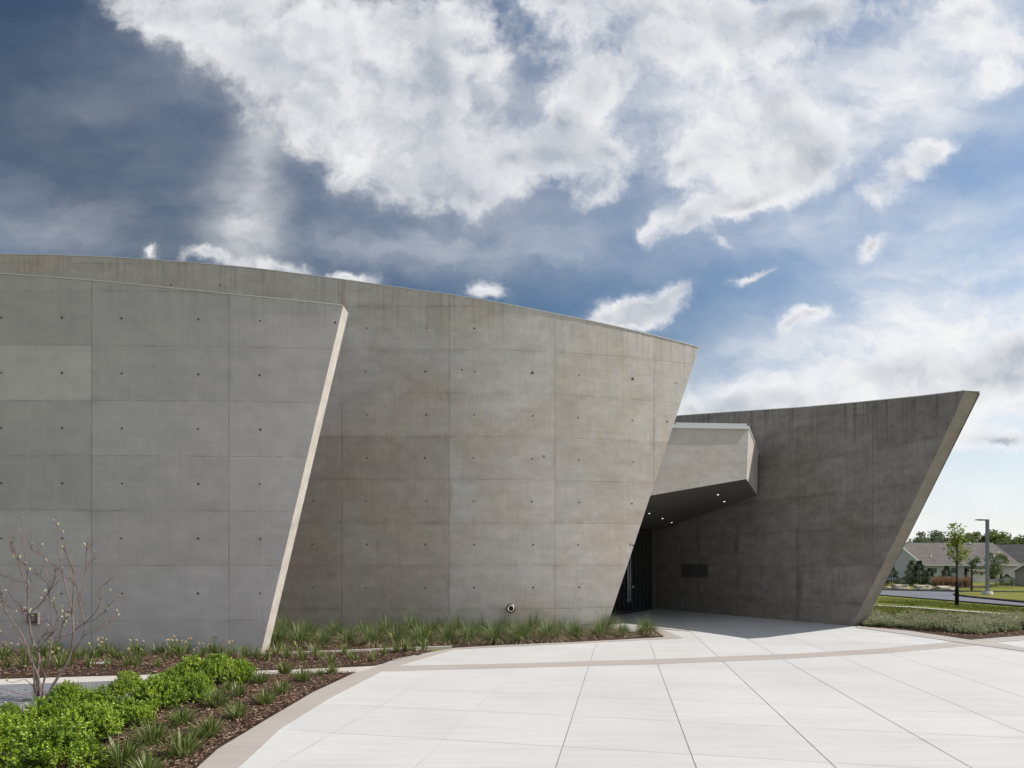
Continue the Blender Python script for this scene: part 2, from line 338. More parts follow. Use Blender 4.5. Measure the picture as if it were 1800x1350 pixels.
M['tuft'] = island('tuft_blades', [(0,(.05,.09,.022)),(.5,(.125,.185,.05)),(.8,(.22,.27,.10)),(1,(.42,.40,.23))], .5, .35, .25)
M['straw'] = island('straw_blades', [(0,(.26,.18,.11)),(.6,(.46,.35,.24)),(1,(.62,.52,.38))], .7, .2, .2)
M['rust'] = island('rust_grass', [(0,(.18,.10,.06)),(.6,(.34,.21,.13)),(1,(.48,.34,.22))], .8, .2, .2)
M['sage'] = island('sage_leaves', [(0,(.12,.155,.06)),(.5,(.27,.31,.15)),(1,(.50,.50,.34))], .7, .2, .25, .3, 2)
M['pink'] = island('dry_flower_heads', [(0,(.20,.13,.10)),(1,(.42,.32,.27))], .8, .2)
M['yel'] = island('yellow_petals', [(0,(.60,.38,.04)),(1,(.75,.62,.20))], .6, .2, .3)
M['tanb'] = island('faded_petals', [(0,(.25,.16,.07)),(1,(.50,.38,.20))], .8, .2)
M['blade'] = island('lawn_blades', [(0,(.07,.10,.010)),(.6,(.13,.165,.018)),(1,(.23,.23,.05))], .6, .3, .25, .4, .6)
M['bark'] = simple('grey_bark', (.19,.145,.13), .85, .2, var=.35, scale=30, bmp=.002)
M['twig'] = simple('red_brown_twig', (.17,.085,.07), .7, .3, var=.3, scale=30)
M['dbark'] = simple('dark_bark', (.07,.055,.045), .9, .2, var=.3, scale=20)
M['wbark'] = simple('pale_birch_bark', (.50,.47,.43), .8, .2, var=.35, scale=12)
M['bud'] = island('pale_buds', [(0,(.30,.36,.16)),(1,(.58,.62,.40))], .6, .3, .3)
M['ylw'] = island('young_leaves', [(0,(.09,.13,.015)),(.5,(.19,.25,.025)),(1,(.34,.38,.06))], .5, .4, .4, .3, 1.5)
M['fol1'] = island('foliage_mid', [(0,(.08,.115,.03)),(.5,(.17,.22,.06)),(1,(.30,.34,.13))], .7, .25, .25, .35, .35)
M['fol2'] = island('foliage_bluish', [(0,(.09,.12,.065)),(.5,(.19,.225,.13)),(1,(.30,.33,.21))], .7, .25, .25, .35, .35)
M['fol3'] = island('foliage_light', [(0,(.06,.10,.03)),(.5,(.11,.17,.05)),(1,(.19,.25,.10))], .7, .25, .3, .35, .5)
M['con'] = island('conifer_needles', [(0,(.03,.05,.022)),(.6,(.06,.09,.04)),(1,(.11,.14,.07))], .8, .2, .1)
def lawnm():
    m, t, b = mat('lawn_grass', .9, .15); Pw = geo(t).outputs['Position']
    n = t.math('ADD', t.math('MULTIPLY', t.noise(Pw, .35, 5, .6), .6), t.math('MULTIPLY', t.noise(Pw, 14, 5, .7), .4))
    c = t.ramp(n, [(.3,(.09,.11,.012)),(.5,(.14,.155,.018)),(.66,(.24,.19,.05))])
    t.l.new(c, b.inputs['Base Color']); bump(t, b, t.noise(Pw, 40, 4, .7), .03, .8); return m
M['lawn'] = lawnm()
def asph(name, c, sp):
    m, t, b = mat(name, .85, .3); Pw = geo(t).outputs['Position']
    v = t.node('ShaderNodeTexVoronoi'); t.put(v.inputs['Vector'], Pw); v.inputs['Scale'].default_value = sp
    s_ = t.node('ShaderNodeSeparateColor'); t.put(s_.inputs[0], v.outputs['Color'])
    k = t.math('MULTIPLY', t.mr(s_.outputs[0], 0, 1, .6, 1.5, 'LINEAR'), t.mr(t.noise(Pw, 1.2, 5, .6), .3, .7, .88, 1.1, 'LINEAR'))
    sv = t.node('ShaderNodeVectorMath', operation='SCALE'); sv.inputs[0].default_value = c; t.put(sv.inputs[3], k); t.l.new(sv.outputs[0], b.inputs['Base Color'])
    bump(t, b, s_.outputs[1], .006, .6); return m
M['gravel'] = asph('fine_grey_gravel', (.17,.175,.19), 55)
M['asphalt'] = asph('asphalt', (.125,.13,.15), 30)
M['rubber'] = simple('black_kerb', (.012,.012,.012), .9, .1)
M['rock'] = simple('limestone_boulder', (.46,.41,.33), .9, .2, var=.45, scale=2.5, bmp=.02)
M['siding'] = simple('pale_grey_siding', (.52,.52,.56), .8, .3, var=.04)
M['siding2'] = simple('tan_siding', (.30,.265,.235), .8, .3, var=.05)
M['white'] = simple('white_trim', (.72,.72,.70), .6, .3, var=.04)
def shingle(name, c):
    m, t, b = mat(name, .9, .2); Pw = geo(t).outputs['Position']
    br = t.node('ShaderNodeTexBrick'); t.put(br.inputs[0], t.mapping(Pw, rot=(R(90),0,0), scale=(1,1,1))); br.inputs['Scale'].default_value = 1.2
    br.inputs['Color1'].default_value = (*c,1); br.inputs['Color2'].default_value = (c[0]*.8,c[1]*.8,c[2]*.82,1); br.inputs['Mortar'].default_value = (c[0]*.6,c[1]*.6,c[2]*.6,1); br.inputs['Mortar Size'].default_value = .03
    t.l.new(t.mix(1.0, br.outputs[0], t.ramp(t.noise(Pw, .8, 5, .6), [(.3,.8),(.7,1.15)]), 'MULTIPLY'), b.inputs['Base Color']); return m
M['roof'] = shingle('brown_shingles', (.17,.15,.135)); M['roof2'] = shingle('charcoal_shingles', (.05,.05,.055))
mw, tw, bw = mat('window_glass', .06, .6); bw.inputs['Base Color'].default_value = (.10,.15,.16,1); M['win'] = mw
M['lampm'] = simple('grey_painted_steel', (.22,.22,.26), .5, .4, .0, .05)
M['fconc'] = simple('footing_concrete', (.50,.48,.45), .85, .2, var=.12)
M['plaque'] = simple('dark_blue_plaque', (.095,.092,.09), .4, .4)

# ------------------------------------------------------------------ GROUND
def sheet(name, poly, z, m, kind='structure', thick=0.0):
    mb = MB(); n = len(poly)
    if thick: mb.prism([(p[0], p[1]) for p in poly], z-thick, z)
    else:
        ar = sum(poly[i][0]*poly[(i+1)%n][1]-poly[(i+1)%n][0]*poly[i][1] for i in range(n))
        idx = tuple(range(n)) if ar > 0 else tuple(reversed(range(n)))
        mb.add([(p[0], p[1], z) for p in poly], [idx])
    return mb.build(name, m, kind=kind)
# lawn: a dense sheet near, running to the horizon
mb = MB()
xs = [-900,-300,-100,-50]+list(range(-30, 100, 2))+[130,200,500,1500]
ys = [-400,-100,-30,-10,0,4,8,10,12,14,16]+[17+i for i in range(28)]+[48,55,65,80,100,130,200,400,900,2500]
gv = [(x, y, terr(x, y)) for y in ys for x in xs]; nx = len(xs)
mb.add(gv, [(j*nx+i, j*nx+i+1, (j+1)*nx+i+1, (j+1)*nx+i) for j in range(len(ys)-1) for i in range(nx-1)], smooth=True)
mb.build('lawn', M['lawn'], kind='structure')

def ply(pts): return [G(*p) for p in pts]
bandA_out = [(300,1400),(350,1348),(383,1318),(467,1267),(550,1218),(627,1182),(663,1171),(767,1145),(800,1139.5)]
bandA_in  = [(360,1430),(420,1350),(493,1282),(580,1228),(673,1180),(703,1170),(800,1142)]
bandC_in = [(800,1142),(900,1136.6),(1013,1131.5),(1201,1122)]
# plaza white concrete
plaza_poly = ply(bandA_in)+ply(bandC_in[1:])+[G(1214,1107), G(1160,1100)]+[Vector((3.4,17.0,0)),Vector((3.3,19.5,0)),Vector((4.9,24.0,0)),Vector((5.6,24.0,0))]+[G(1267,1079.4),G(1377,1089.2),G(1499,1100.2),G(1512,1103),G(1662,1126),G(1720,1134),G(1800,1145),G(1950,1166)]+[Vector((14,6,0)),Vector((14,-3,0)),Vector((-2.4,-3,0)),Vector((-2.6,2.2,0))]
# cut into slabs along the joints so that every slab has its own faint tone
d1 = Vector((.192, 1)).normalized(); e1 = Vector((d1.y, -d1.x))
Jpix = [(545,1312),(780,1300),(1010,1248),(1190,1258),(1340,1228),(1540,1253),(1640,1222),(1700,1193)]
Joff = sorted(G(*p).to_2d().dot(e1) for p in Jpix)
sp = 1.62
Joff = Joff+[Joff[-1]+sp*(k+1) for k in range(4)]
Tpix = [(1200,1325),(1200,1268),(1200,1232),(1133,1195)]
Toff = [G(*p).to_2d().dot(d1) for p in Tpix]
st = (Toff[2]-Toff[0])/2
Toff = [Toff[0]-st*k for k in range(4, 0, -1)]+Toff
Toff += [Toff[-1]+st*1.0*(k+1) for k in range(12)]
def clip(poly, n, c):                       # keep the side where p.n <= c
    out = []; L = len(poly)
    for i in range(L):
        a, b = poly[i], poly[(i+1)%L]; da, db = a.dot(n)-c, b.dot(n)-c
        if da <= 0: out.append(a)
        if (da < 0 < db) or (db < 0 < da): out.append(a+(b-a)*(da/(da-db)))
    return out
bm = bmesh.new(); lay = bm.loops.layers.float_color.new('tone')
vsb = [bm.verts.new((p.x, p.y, 0)) for p in plaza_poly]; bm.faces.new(vsb)
for off in Joff: bmesh.ops.bisect_plane(bm, geom=bm.verts[:]+bm.edges[:]+bm.faces[:], plane_co=(e1.x*off, e1.y*off, 0), plane_no=(e1.x, e1.y, 0))
for off in Toff: bmesh.ops.bisect_plane(bm, geom=bm.verts[:]+bm.edges[:]+bm.faces[:], plane_co=(d1.x*off, d1.y*off, 0), plane_no=(d1.x, d1.y, 0))
for f in bm.faces:
    r = random.random()
    for l in f.loops: l[lay] = (r, r, r, 1)
    if f.normal.z < 0: f.normal_flip()
me = bpy.data.meshes.new('plaza'); bm.to_mesh(me); bm.free(); me.materials.append(M['pave'])
po = bpy.data.objects.new('plaza_paving', me); COL.objects.link(po); tag(po, kind='structure')
sheet('plaza_paving', [(1.5,14.0),(1.5,30),(7,30),(7,14.5),(5,12.5)], -.006, M['pave'])
# joints: saw cuts laid as thin dark strips, clipped to the plaza outline
def inside(p, poly):
    c = False; n = len(poly)
    for i in range(n):
        a, b = poly[i], poly[(i+1)%n]
        if (a.y > p.y) != (b.y > p.y) and p.x < (b.x-a.x)*(p.y-a.y)/(b.y-a.y)+a.x: c = not c
    return c
def strips(offs, nrm, along, wd, m, name, lo, hi):
    mb = MB()
    for off in offs:
        t = lo
        while t < hi:
            t2 = t+.25; a = nrm*off+along*t; b = nrm*off+along*t2
            if inside(a, plaza_poly) and inside(b, plaza_poly):
                q = [a-nrm*wd/2, a+nrm*wd/2, b+nrm*wd/2, b-nrm*wd/2]
                mb.add([(p.x, p.y, .003) for p in q], [(0,1,2,3)])
            t = t2
    return mb.build(name, m, fix=True, kind='structure')
strips(Joff[:2]+Joff[6:], e1, d1, .007, M['joint2'], 'paving_cross_joints', -3, 26)
jo = strips(Joff[2:6], e1, d1, .006, M['joint'], 'paving_joints', -3, 26)
strips([t for t in Toff if t < Toff[0]+st*7.2], d1, -e1, .005, M['joint2'], 'paving_cross_joints', -16, 12)
# bands (flush taupe concrete), 4 mm above
def band(name, up, lo, z=.006, m='band', thick=.02): return sheet(name, ply(up)+ply(lo)[::-1], z, M[m], thick=thick)
band('concrete_border', bandA_out[:6]+[(700,1158)]+bandA_out[7:]+[(900,1133.6),(1013,1129.2),(1168,1120.6)], bandA_in[:5]+[(703,1170),(800,1142)]+bandC_in[1:], .010)
band('concrete_band', [(697,1170.6),(900,1166.7),(1150,1159),(1400,1149.4),(1550,1140),(1675,1128.2)], [(673,1180.3),(900,1174),(1157,1167.5),(1350,1160),(1562,1148),(1720,1134.2)], .0045, thick=.012)
band('concrete_border', [(1507,1100.8),(1600,1109.5),(1707,1125.5),(1750,1129.5),(1800,1139),(1950,1158)], [(1504,1103.5),(1580,1114),(1662,1126),(1720,1134),(1800,1145),(1950,1166)], .010)
band('concrete_border', [(1150,1106.5),(1168,1120.6)], [(1165,1107),(1201,1122)], .0075)
band('concrete_border', [(1120,1098.5),(1214,1107.5)], [(1120,1102),(1214,1110)][::1], .0055, thick=.01)
band('concrete_border', [(1707,1125.5),(1800,1118),(1900,1110)], [(1750,1129.5),(1800,1125.5),(1900,1119)], .0125)
band('side_path', [(1750,1129.6),(1800,1125.6),(1900,1119.2)], [(1750,1129.8),(1800,1138.8),(1950,1157.5)], .004, 'pave')
# dark movement joint
mb = MB(); a = G(1662,1126.6); b = G(1950,1166.6); n = Vector((b.y-a.y, -(b.x-a.x), 0)).normalized()*.012
mb.add([(p.x,p.y,.0145) for p in (a-n, b-n, b+n, a+n)], [(0,3,2,1)]); mb.build('movement_joint', M['joint'], fix=True, kind='structure')
# beds
beds = {}
def mulch(name, pix, z0=-.015, hump=.05, extra=None):
    poly = [G(*p) if len(p) == 2 else Vector(p) for p in pix]
    bm = bmesh.new(); bm.faces.new([bm.verts.new((p.x, p.y, 0)) for p in poly])
    x0, x1 = min(p.x for p in poly), max(p.x for p in poly); y0, y1 = min(p.y for p in poly), max(p.y for p in poly)
    st_ = .25; k = x0
    while k < x1: bmesh.ops.bisect_plane(bm, geom=bm.verts[:]+bm.edges[:]+bm.faces[:], plane_co=(k,0,0), plane_no=(1,0,0)); k += st_
    k = y0
    while k < y1: bmesh.ops.bisect_plane(bm, geom=bm.verts[:]+bm.edges[:]+bm.faces[:], plane_co=(0,k,0), plane_no=(0,1,0)); k += st_
    for v in bm.verts:
        v.co.z = z0+(0 if v.is_boundary else hump*(.5+.9*mnoise.noise(v.co*1.7)))
    for f in bm.faces:
        f.smooth = True
        if f.normal.z < 0: f.normal_flip()
    me = bpy.data.meshes.new(name); bm.to_mesh(me); bm.free(); me.materials.append(M['mulch'])
    o = bpy.data.objects.new(name, me); COL.objects.link(o); tag(o, kind='structure'); return poly
kerbZ = [(458,1151.5),(590,1147),(710,1141.6),(795,1138.6)]
bedA = mulch('mulch_bed', [(300,1400),(350,1348),(383,1318),(467,1267),(550,1218),(627,1182),(597,1183.5),(463,1187),(330,1205),(150,1255),(0,1330),(-180,1400)], .0)
bedB = mulch('mulch_bed', [(767,1145),(663,1171),(597,1175),(463,1180.5),(240,1188),(0,1195),(-300,1199),(-14,10.95,0),(-4.85,10.95,0),(590,1147.8),(710,1142.4)], .0, .03)
bedC = mulch('mulch_bed', [(458,1149.5),(590,1145.6),(710,1140.2),(795,1138.0),(900,1133.4),(1013,1129.0),(1168,1120.4),(1150,1106.8),(2.5,14.35,0),(-1.5,13.98,0),(-6.2,13.98,0),(-6.2,11.4,0)], .0, .03)
bedD = mulch('mulch_bed', [(1512,1101),(1600,1109.4),(1707,1125.4),(1800,1118),(1900,1110),(1900,1085),(1800,1094),(1530,1086),(1517,1092)], -.005, .02)
# thin kerb between the two beds, path border, gravel path
mb = MB()
for (a, b) in zip(kerbZ[:-1], kerbZ[1:]):
    A, B = G(*a), G(*b); n = Vector((-(B.y-A.y), B.x-A.x, 0)).normalized()*.07
    mb.prism([A, B, B+n, A+n], -.05, .035)
mb.build('garden_kerb', M['kerb'], kind='structure')
sheet('path_border', ply([(-400,1198),(0,1195),(240,1188),(463,1180),(597,1175),(663,1171.5),(640,1180),(627,1182),(597,1183.2),(463,1186.6),(300,1194),(150,1200),(0,1205),(-400,1214)]), .012, M['kerb'], thick=.04)
sheet('gravel_path', ply([(-400,1213),(0,1204.6),(150,1199.6),(300,1193.6),(463,1186.2),(480,1188),(330,1206),(150,1256),(0,1332),(-180,1402),(-500,1500),(-1200,1400)]), .006, M['gravel'])
# pavement behind the beds, road, far path on the falling lawn
def strip_on(name, near, far, up, m, n=24):
    mb = MB(); vs = []
    def samp(L, t):
        k = t*(len(L)-1); i = min(int(k), len(L)-2); f = k-i
        return L[i][0]+(L[i+1][0]-L[i][0])*f, L[i][1]+(L[i+1][1]-L[i][1])*f
    for i in range(n+1):
        a = GT(*samp(near, i/n)); b = GT(*samp(far, i/n))
        for j in range(5):
            p = a.lerp(b, j/4); vs.append((p.x, p.y, terr(p.x, p.y)+up))
    mb.add(vs, [(i*5+j, (i+1)*5+j, (i+1)*5+j+1, i*5+j+1) for i in range(n) for j in range(4)], smooth=True)
    return mb.build(name, m, fix=True, kind='structure')
strip_on('far_path', [(1480,1062.5),(1600,1068.2),(1700,1076.2),(1800,1083.5),(1900,1091)], [(1480,1061),(1600,1067),(1700,1074.6),(1800,1082.0),(1900,1089.3)], .02, M['pave'])
strip_on('road', [(1440,1041.5),(1548,1046.2),(1680,1056.8),(1800,1066.5),(1900,1075)], [(1440,1034.4),(1548,1037.6),(1680,1040.6),(1800,1042.6),(1900,1044)], .02, M['asphalt'])
strip_on('road_kerb', [(1440,1042.6),(1548,1047.2),(1680,1057.8),(1800,1067.5),(1900,1076)], [(1440,1041.5),(1548,1046.2),(1680,1056.6),(1800,1066.3),(1900,1075)], .05, M['rubber'])
strip_on('road_kerb', [(1440,1034.7),(1548,1037.8),(1680,1040.8),(1800,1043.4),(1900,1045)], [(1440,1033.9),(1548,1036.4),(1680,1038.6),(1800,1040.6),(1900,1042)], .06, M['rubber'])
isl_n = [(1676,1045.2),(1700,1049.0),(1750,1054),(1800,1058.8),(1900,1068)]; isl_f = [(1680,1043.0),(1700,1042.4),(1750,1042.9),(1800,1043.6),(1900,1045)]
strip_on('traffic_island', isl_n, isl_f, .10, M['lawn'])
strip_on('island_kerb', [(a, b+1.6) for a, b in isl_n], [(a, b-.2) for a, b in isl_n], .09, M['rubber'])

# ------------------------------------------------------------------ BUILDING
bld = empty('concrete_building', (0, 14, 0), label='low museum-like building of tall leaning board-marked concrete walls around a dark entrance', cat='building')
LIFT = 1.0625; ROWS = [-0.6]+[H+LIFT*k for k in range(-1, 9)]
def clip2(poly, a, b):      # keep points to the right-hand (inner) side of the directed line a->b in the (s,z) plane: cross <= 0
    out = []; L = len(poly); dx, dz = b[0]-a[0], b[1]-a[1]
    def cr(p): return dx*(p[1]-a[1])-dz*(p[0]-a[0])
    for i in range(L):
        p, q = poly[i], poly[(i+1)%L]; c, d = cr(p), cr(q)
        if c <= 0: out.append(p)
        if (c < 0 < d) or (d < 0 < c):
            t = c/(c-d); out.append((p[0]+(q[0]-p[0])*t, p[1]+(q[1]-p[1])*t))
    return out
def wall(name, plan, back, s0, top, e_bot, e_top, seams, mats, holes, tones, s_cap=0.05, back_end=None):
    """plan(s)/back(s): plan points of front/back face. top: polyline [(s,z)] ending at e_top. e_bot/e_top: slanted end edge in (s,z)."""
    def tz(s):
        for (a, za), (b, zb) in zip(top[:-1], top[1:]):
            if s <= b or (b, zb) == top[-1]: return za+(zb-za)*(s-a)/(b-a)
    cols = [s0]+seams+[e_top[0]+.01]
    bm = bmesh.new(); ua = bm.loops.layers.uv.new('edgeA'); ub = bm.loops.layers.uv.new('edgeB'); cl = bm.loops.layers.float_color.new('tone')
    for ci in range(len(cols)-1):
        sa, sb = cols[ci], cols[ci+1]
        for ri in range(len(ROWS)-1):
            za, zb = ROWS[ri], ROWS[ri+1]; tn = tones(ci, ri)
            n = max(1, int(math.ceil((sb-sa)/.4)))
            for k in range(n):
                a = sa+(sb-sa)*k/n; b = sa+(sb-sa)*(k+1)/n
                poly = [(a, za), (b, za), (b, zb), (a, zb)]
                poly = clip2(poly, (a, tz(a)), (b, tz(b)))
                if len(poly) >= 3: poly = clip2(poly, e_top, e_bot)
                pp = []
                for q in poly:
                    if not pp or abs(q[0]-pp[-1][0])+abs(q[1]-pp[-1][1]) > 1e-5: pp.append(q)
                if len(pp) > 2 and abs(pp[0][0]-pp[-1][0])+abs(pp[0][1]-pp[-1][1]) < 1e-5: pp.pop()
                if len(pp) < 3: continue
                vs = [bm.verts.new((*plan(s), z)) for s, z in pp]; f = bm.faces.new(vs); f.smooth = True
                for l, (s, z) in zip(f.loops, pp):
                    l[ua].uv = (s-sa+(5 if ci == 0 else 0), z-za+(5 if ri == 0 else 0)); l[ub].uv = (sb-s+(5 if ci == len(cols)-2 else 0), zb-z); l[cl] = (*tn, min(1, max(0, (tz(s)-z)/1.8)), 1)
    bmesh.ops.remove_doubles(bm, verts=bm.verts[:], dist=.0008)
    me = bpy.data.meshes.new(name); bm.to_mesh(me); bm.free()
    for m in mats: me.materials.append(m)
    o = bpy.data.objects.new(name, me); COL.objects.link(o)
    # the rest: end face, back, tie holes
    mb = MB(); be_bot, be_top = back_end if back_end else (e_bot, e_top)
    fb, ft = (*plan(e_bot[0]), e_bot[1]), (*plan(e_top[0]), e_top[1]); bb, bt = (*back(be_bot[0]), be_bot[1]), (*back(be_top[0]), be_top[1])
    N = 12
    fl = [Vector(fb).lerp(Vector(ft), i/N) for i in range(N+1)]; bl_ = [Vector(bb).lerp(Vector(bt), i/N) for i in range(N+1)]
    fl = [Vector((*plan(e_bot[0]+(e_top[0]-e_bot[0])*i/N), e_bot[1]+(e_top[1]-e_bot[1])*i/N)) for i in range(N+1)]
    mb.add(fl+bl_, [(i, N+1+i, N+2+i, i+1) for i in range(N)], 1)
    ss = [s0+(e_top[0]-s0)*i/30 for i in range(31)]
    tp = [(*plan(s), tz(s)) for s in ss]; bk = [(*back(s0+(be_top[0]-s0)*i/30), tz(ss[i])) for i in range(31)]; gb = [(*back(s0+(be_bot[0]-s0)*i/30), be_bot[1]) for i in range(31)]
    mb.add(tp+bk+gb, [(i, i+1, 32+i, 31+i) for i in range(30)]+[(31+i, 32+i, 63+i, 62+i) for i in range(30)], 0)
    for (s, z, r) in holes:
        p = Vector((*plan(s), z)); q = Vector((*plan(s+.01), z)); t = (q-p).normalized(); n = Vector((t.y, -t.x, 0))
        if r > .04:
            mb.add([p+n*.0015+(t*math.cos(a*math.pi/6)*r*(1+.2*math.sin(a*2.3))+Vector((0,0,1))*math.sin(a*math.pi/6)*r) for a in range(12)], [tuple(range(12))], 3); r = .032
        ring = lambda rr, off: [p+n*off+t*math.cos(a*math.pi/5)*rr+Vector((0,0,1))*math.sin(a*math.pi/5)*rr for a in range(10)]
        mb.add(ring(r, .003)+ring(r*.45, .001+.002), [(i, (i+1)%10, 10+(i+1)%10, 10+i) for i in range(10)]+[tuple(range(10, 20))], 2)
    o2 = mb.mesh('tmp', mats); b2 = bmesh.new(); b2.from_mesh(me); b2.from_mesh(o2); b2.to_mesh(me); b2.free(); me.update()
    local(o, bld)
    # cap strip
    mb = MB(); n = 40; vs = []
    for i in range(n+1):
        s = s0+(e_top[0]-.02-s0)*i/n; f = Vector(plan(s)); b = Vector(back(s)); dr = (f-b).normalized(); z = tz(s)
        vs += [(*(f+dr*.012), z-.004), (*(f+dr*.012), z+.014), (*(b-dr*.012), z+.014), (*(b-dr*.012), z-.004)]
    fs = [(i*4+k, (i+1)*4+k, (i+1)*4+(k+1)%4, i*4+(k+1)%4) for i in range(n) for k in range(4)]+[(0,1,2,3), (n*4+3, n*4+2, n*4+1, n*4)]
    mb.add(vs, fs); c = mb.build('coping', M['cap'], fix=True); c.data.transform(Matrix.Translation(-bld.location)); c.parent = o
    return o
rnd = random.Random(3)
# front-left wall
def y1(x): return 10.95+.0055*max(0, x+9.9)**2
def plan1(s): return (s, y1(s))
def back1(s): return (s, y1(s)+.34)
def on(px, py, yf):
    Y = 12.
    for _ in range(40): Y = yf((px-CX)/F*Y)
    return ((px-CX)/F*Y, H+(CY-py)/F*Y)
top1 = [(-15, on(0,481,y1)[1]+.35)]+[on(*p, y1) for p in ((0,481),(161,493),(402,517),(603.5,537))]
tn1 = {(0,5):.85,(0,4):.35,(0,3):.25,(0,6):.3}
h1 = []
for px in (-60, 2, 109, 214, 348, 457):
    for k in range(-2, 6):
        z = H+LIFT*(k+.5); s, _ = on(px, 900, y1)
        if z > 7 or z < .15: continue
        h1.append((s+rnd.uniform(-.01,.01), z, rnd.uniform(.019,.026)))
h1.append((*on(589,567,y1), .024))
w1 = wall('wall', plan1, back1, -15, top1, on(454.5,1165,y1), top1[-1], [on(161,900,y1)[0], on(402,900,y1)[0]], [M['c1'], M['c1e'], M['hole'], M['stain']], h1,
     lambda c, r: (tn1.get((c, r), rnd.uniform(.4,.62)), 0.1 if r > 3 else .0))
w1['label'] = 'nearest grey concrete wall at left with pale slanted end face'
# tall middle wall
def y2(x): return 13.98+.0264*max(0, x+1.5)**2
def back2(s):
    d = Vector((1, 2*.0264*max(0, s+1.5))).normalized(); return (s-d.y*.42, y2(s)+d.x*.42)
top2 = [(-15, on(0,447,y2)[1]-.1)]+[on(*p, y2) for p in ((0,447),(100,448.5),(200,452.5),(330,461),(450,472),(605,492),(795,518.5),(976,552),(1148,589.5),(1228.5,610.5))]
h2 = []
for px in (60, 300, 388, 550, 644, 748, 833, 936, 1017, 1112, 1187):
    for k in range(-2, 7):
        z = H+LIFT*(k+.5); s, _ = on(px, 900, y2)
        zt = on(px, 447+max(0, px-200)**1.35*.0155, y2)[1]
        if z < .15 or z > zt-.3: continue
        if px == 1187 and k not in (3, 4): continue
        h2.append((s+rnd.uniform(-.02,.02), z, rnd.uniform(.019,.028) if not (px in (936,1112) and k == 4) else .042))
h2 += [(*on(1173,741,y2), .026), (*on(956,802,y2), .026), (*on(1108,957,y2), .026), (*on(812,650,y2), .022)]
tn2 = {(1,6):.35,(1,7):.45}
def tone2(c, r):
    g = {0:.40,1:.40,2:.62,3:.58,4:.55}[c]; b = {0:.45,1:.45,2:.05,3:.25,4:.35}[c]
    if c < 2 and r >= 5: g += .06; b -= .25
    if c < 2 and r < 5: g -= .12; b += .25
    if c == 2 and r < 3: b += .2; g -= .12
    if c >= 2 and r < 5: b += .12
    return (g+rnd.uniform(-.07,.07), max(0, b+rnd.uniform(-.1,.1)))
w2 = wall('wall', lambda s: (s, y2(s)), back2, -15, top2, on(1059,1125,y2), top2[-1], [on(q,900,y2)[0] for q in (601,790,975,1149)], [M['c2'], M['c1e'], M['hole'], M['stain']], h2, tone2)
w2['label'] = 'tallest warm grey concrete wall leaning out over the grass bed'
# right wall, seen at an angle, shaded
A3 = Vector((4.0, 25.66)); d3 = Vector((.5088, -.8609)).normalized(); n3 = Vector((d3.y, -d3.x))     # n3 points to the open (left) side
A3 = Vector((9.66, 16.10))-d3*11.0
def bend3(s): return .045*max(0, s-10.5)**2       # the wall curls slightly towards the plaza
def plan3(s): p = A3+d3*s+n3*bend3(s); return (p.x, p.y)
def back3(s): p = A3+d3*s+n3*(bend3(s)-.62); return (p.x, p.y)
def on3(px, py, off=0.0):
    k = (px-CX)/F; s = 0
    for _ in range(30):
        a = A3+n3*(bend3(s)-off); s = (a.x-k*a.y)/(k*d3.y-d3.x)
    Y = a.y+d3.y*s; return (s, H+(CY-py)/F*Y)
top3 = [(-1.0, on3(1188,731)[1]+.1)]+[on3(*p) for p in ((1188,731),(1280,724.5),(1403,716.5),(1534,704.5),(1697,686.5))]
h3 = []
for px in (1240, 1318, 1378, 1430, 1502, 1567, 1640):
    for k in range(-2, 5):
        z = H+LIFT*(k+.5); s = on3(px, 900)[0]
        if z < .2 or z > 5.6: continue
        if s > 11.0+(z/5.9)*2.6-.2: continue
        h3.append((s, z, rnd.uniform(.016,.026)))
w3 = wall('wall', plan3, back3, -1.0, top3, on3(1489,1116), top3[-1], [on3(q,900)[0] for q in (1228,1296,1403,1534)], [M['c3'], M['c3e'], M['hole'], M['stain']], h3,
     lambda c, r: (rnd.uniform(.35,.65), rnd.uniform(.0,.3)), back_end=(on3(1511,1116,.62), on3(1723,688,.62)))
w3['label'] = 'dark shaded concrete wall right of the entrance, leaning to a point'
# canopy
cA = P(1100, 872, 16.05); cA = Vector((2.6, 15.95, 0))
A_ = P(1143, 871, 16.3); B_ = P(1312, 842, 16.75); C_ = P(1331, 870.5, 18.62); D_ = P(1150, 936, 22.9)
L_ = A_+(A_-B_)*.45                                        # hidden left end behind the tall wall
Bt = P(1316, 753, 16.75); At = P(1186, 751, 16.38); Lt = At+(At-Bt)*1.0; Ct = P(1333, 797, 18.66); Dt = P(1150, 800, 22.9); Kb = Vector((2.6, 21.5, 2.95)); Kt = Vector((2.2, 21.5, 5.2))
mb = MB()
vs = [L_, B_, C_, D_, Kb, Lt, Bt, Ct, Dt, Kt]
mb.add(vs, [(0,1,6,5),(1,2,7,6),(2,3,8,7),(3,4,9,8),(4,0,5,9),(5,6,7,8,9)], 0)
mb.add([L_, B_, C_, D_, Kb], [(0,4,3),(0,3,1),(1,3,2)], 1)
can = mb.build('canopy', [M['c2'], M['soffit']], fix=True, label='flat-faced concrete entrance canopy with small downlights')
local(can, bld)
me = can.data
for nm in ('edgeA', 'edgeB'):
    u = me.uv_layers.new(name=nm)
    for l in u.data: l.uv = (5, 5)
ca = me.color_attributes.new('tone', 'FLOAT_COLOR', 'CORNER')
for l in ca.data: l.color = (.5, .0, 1, 1)
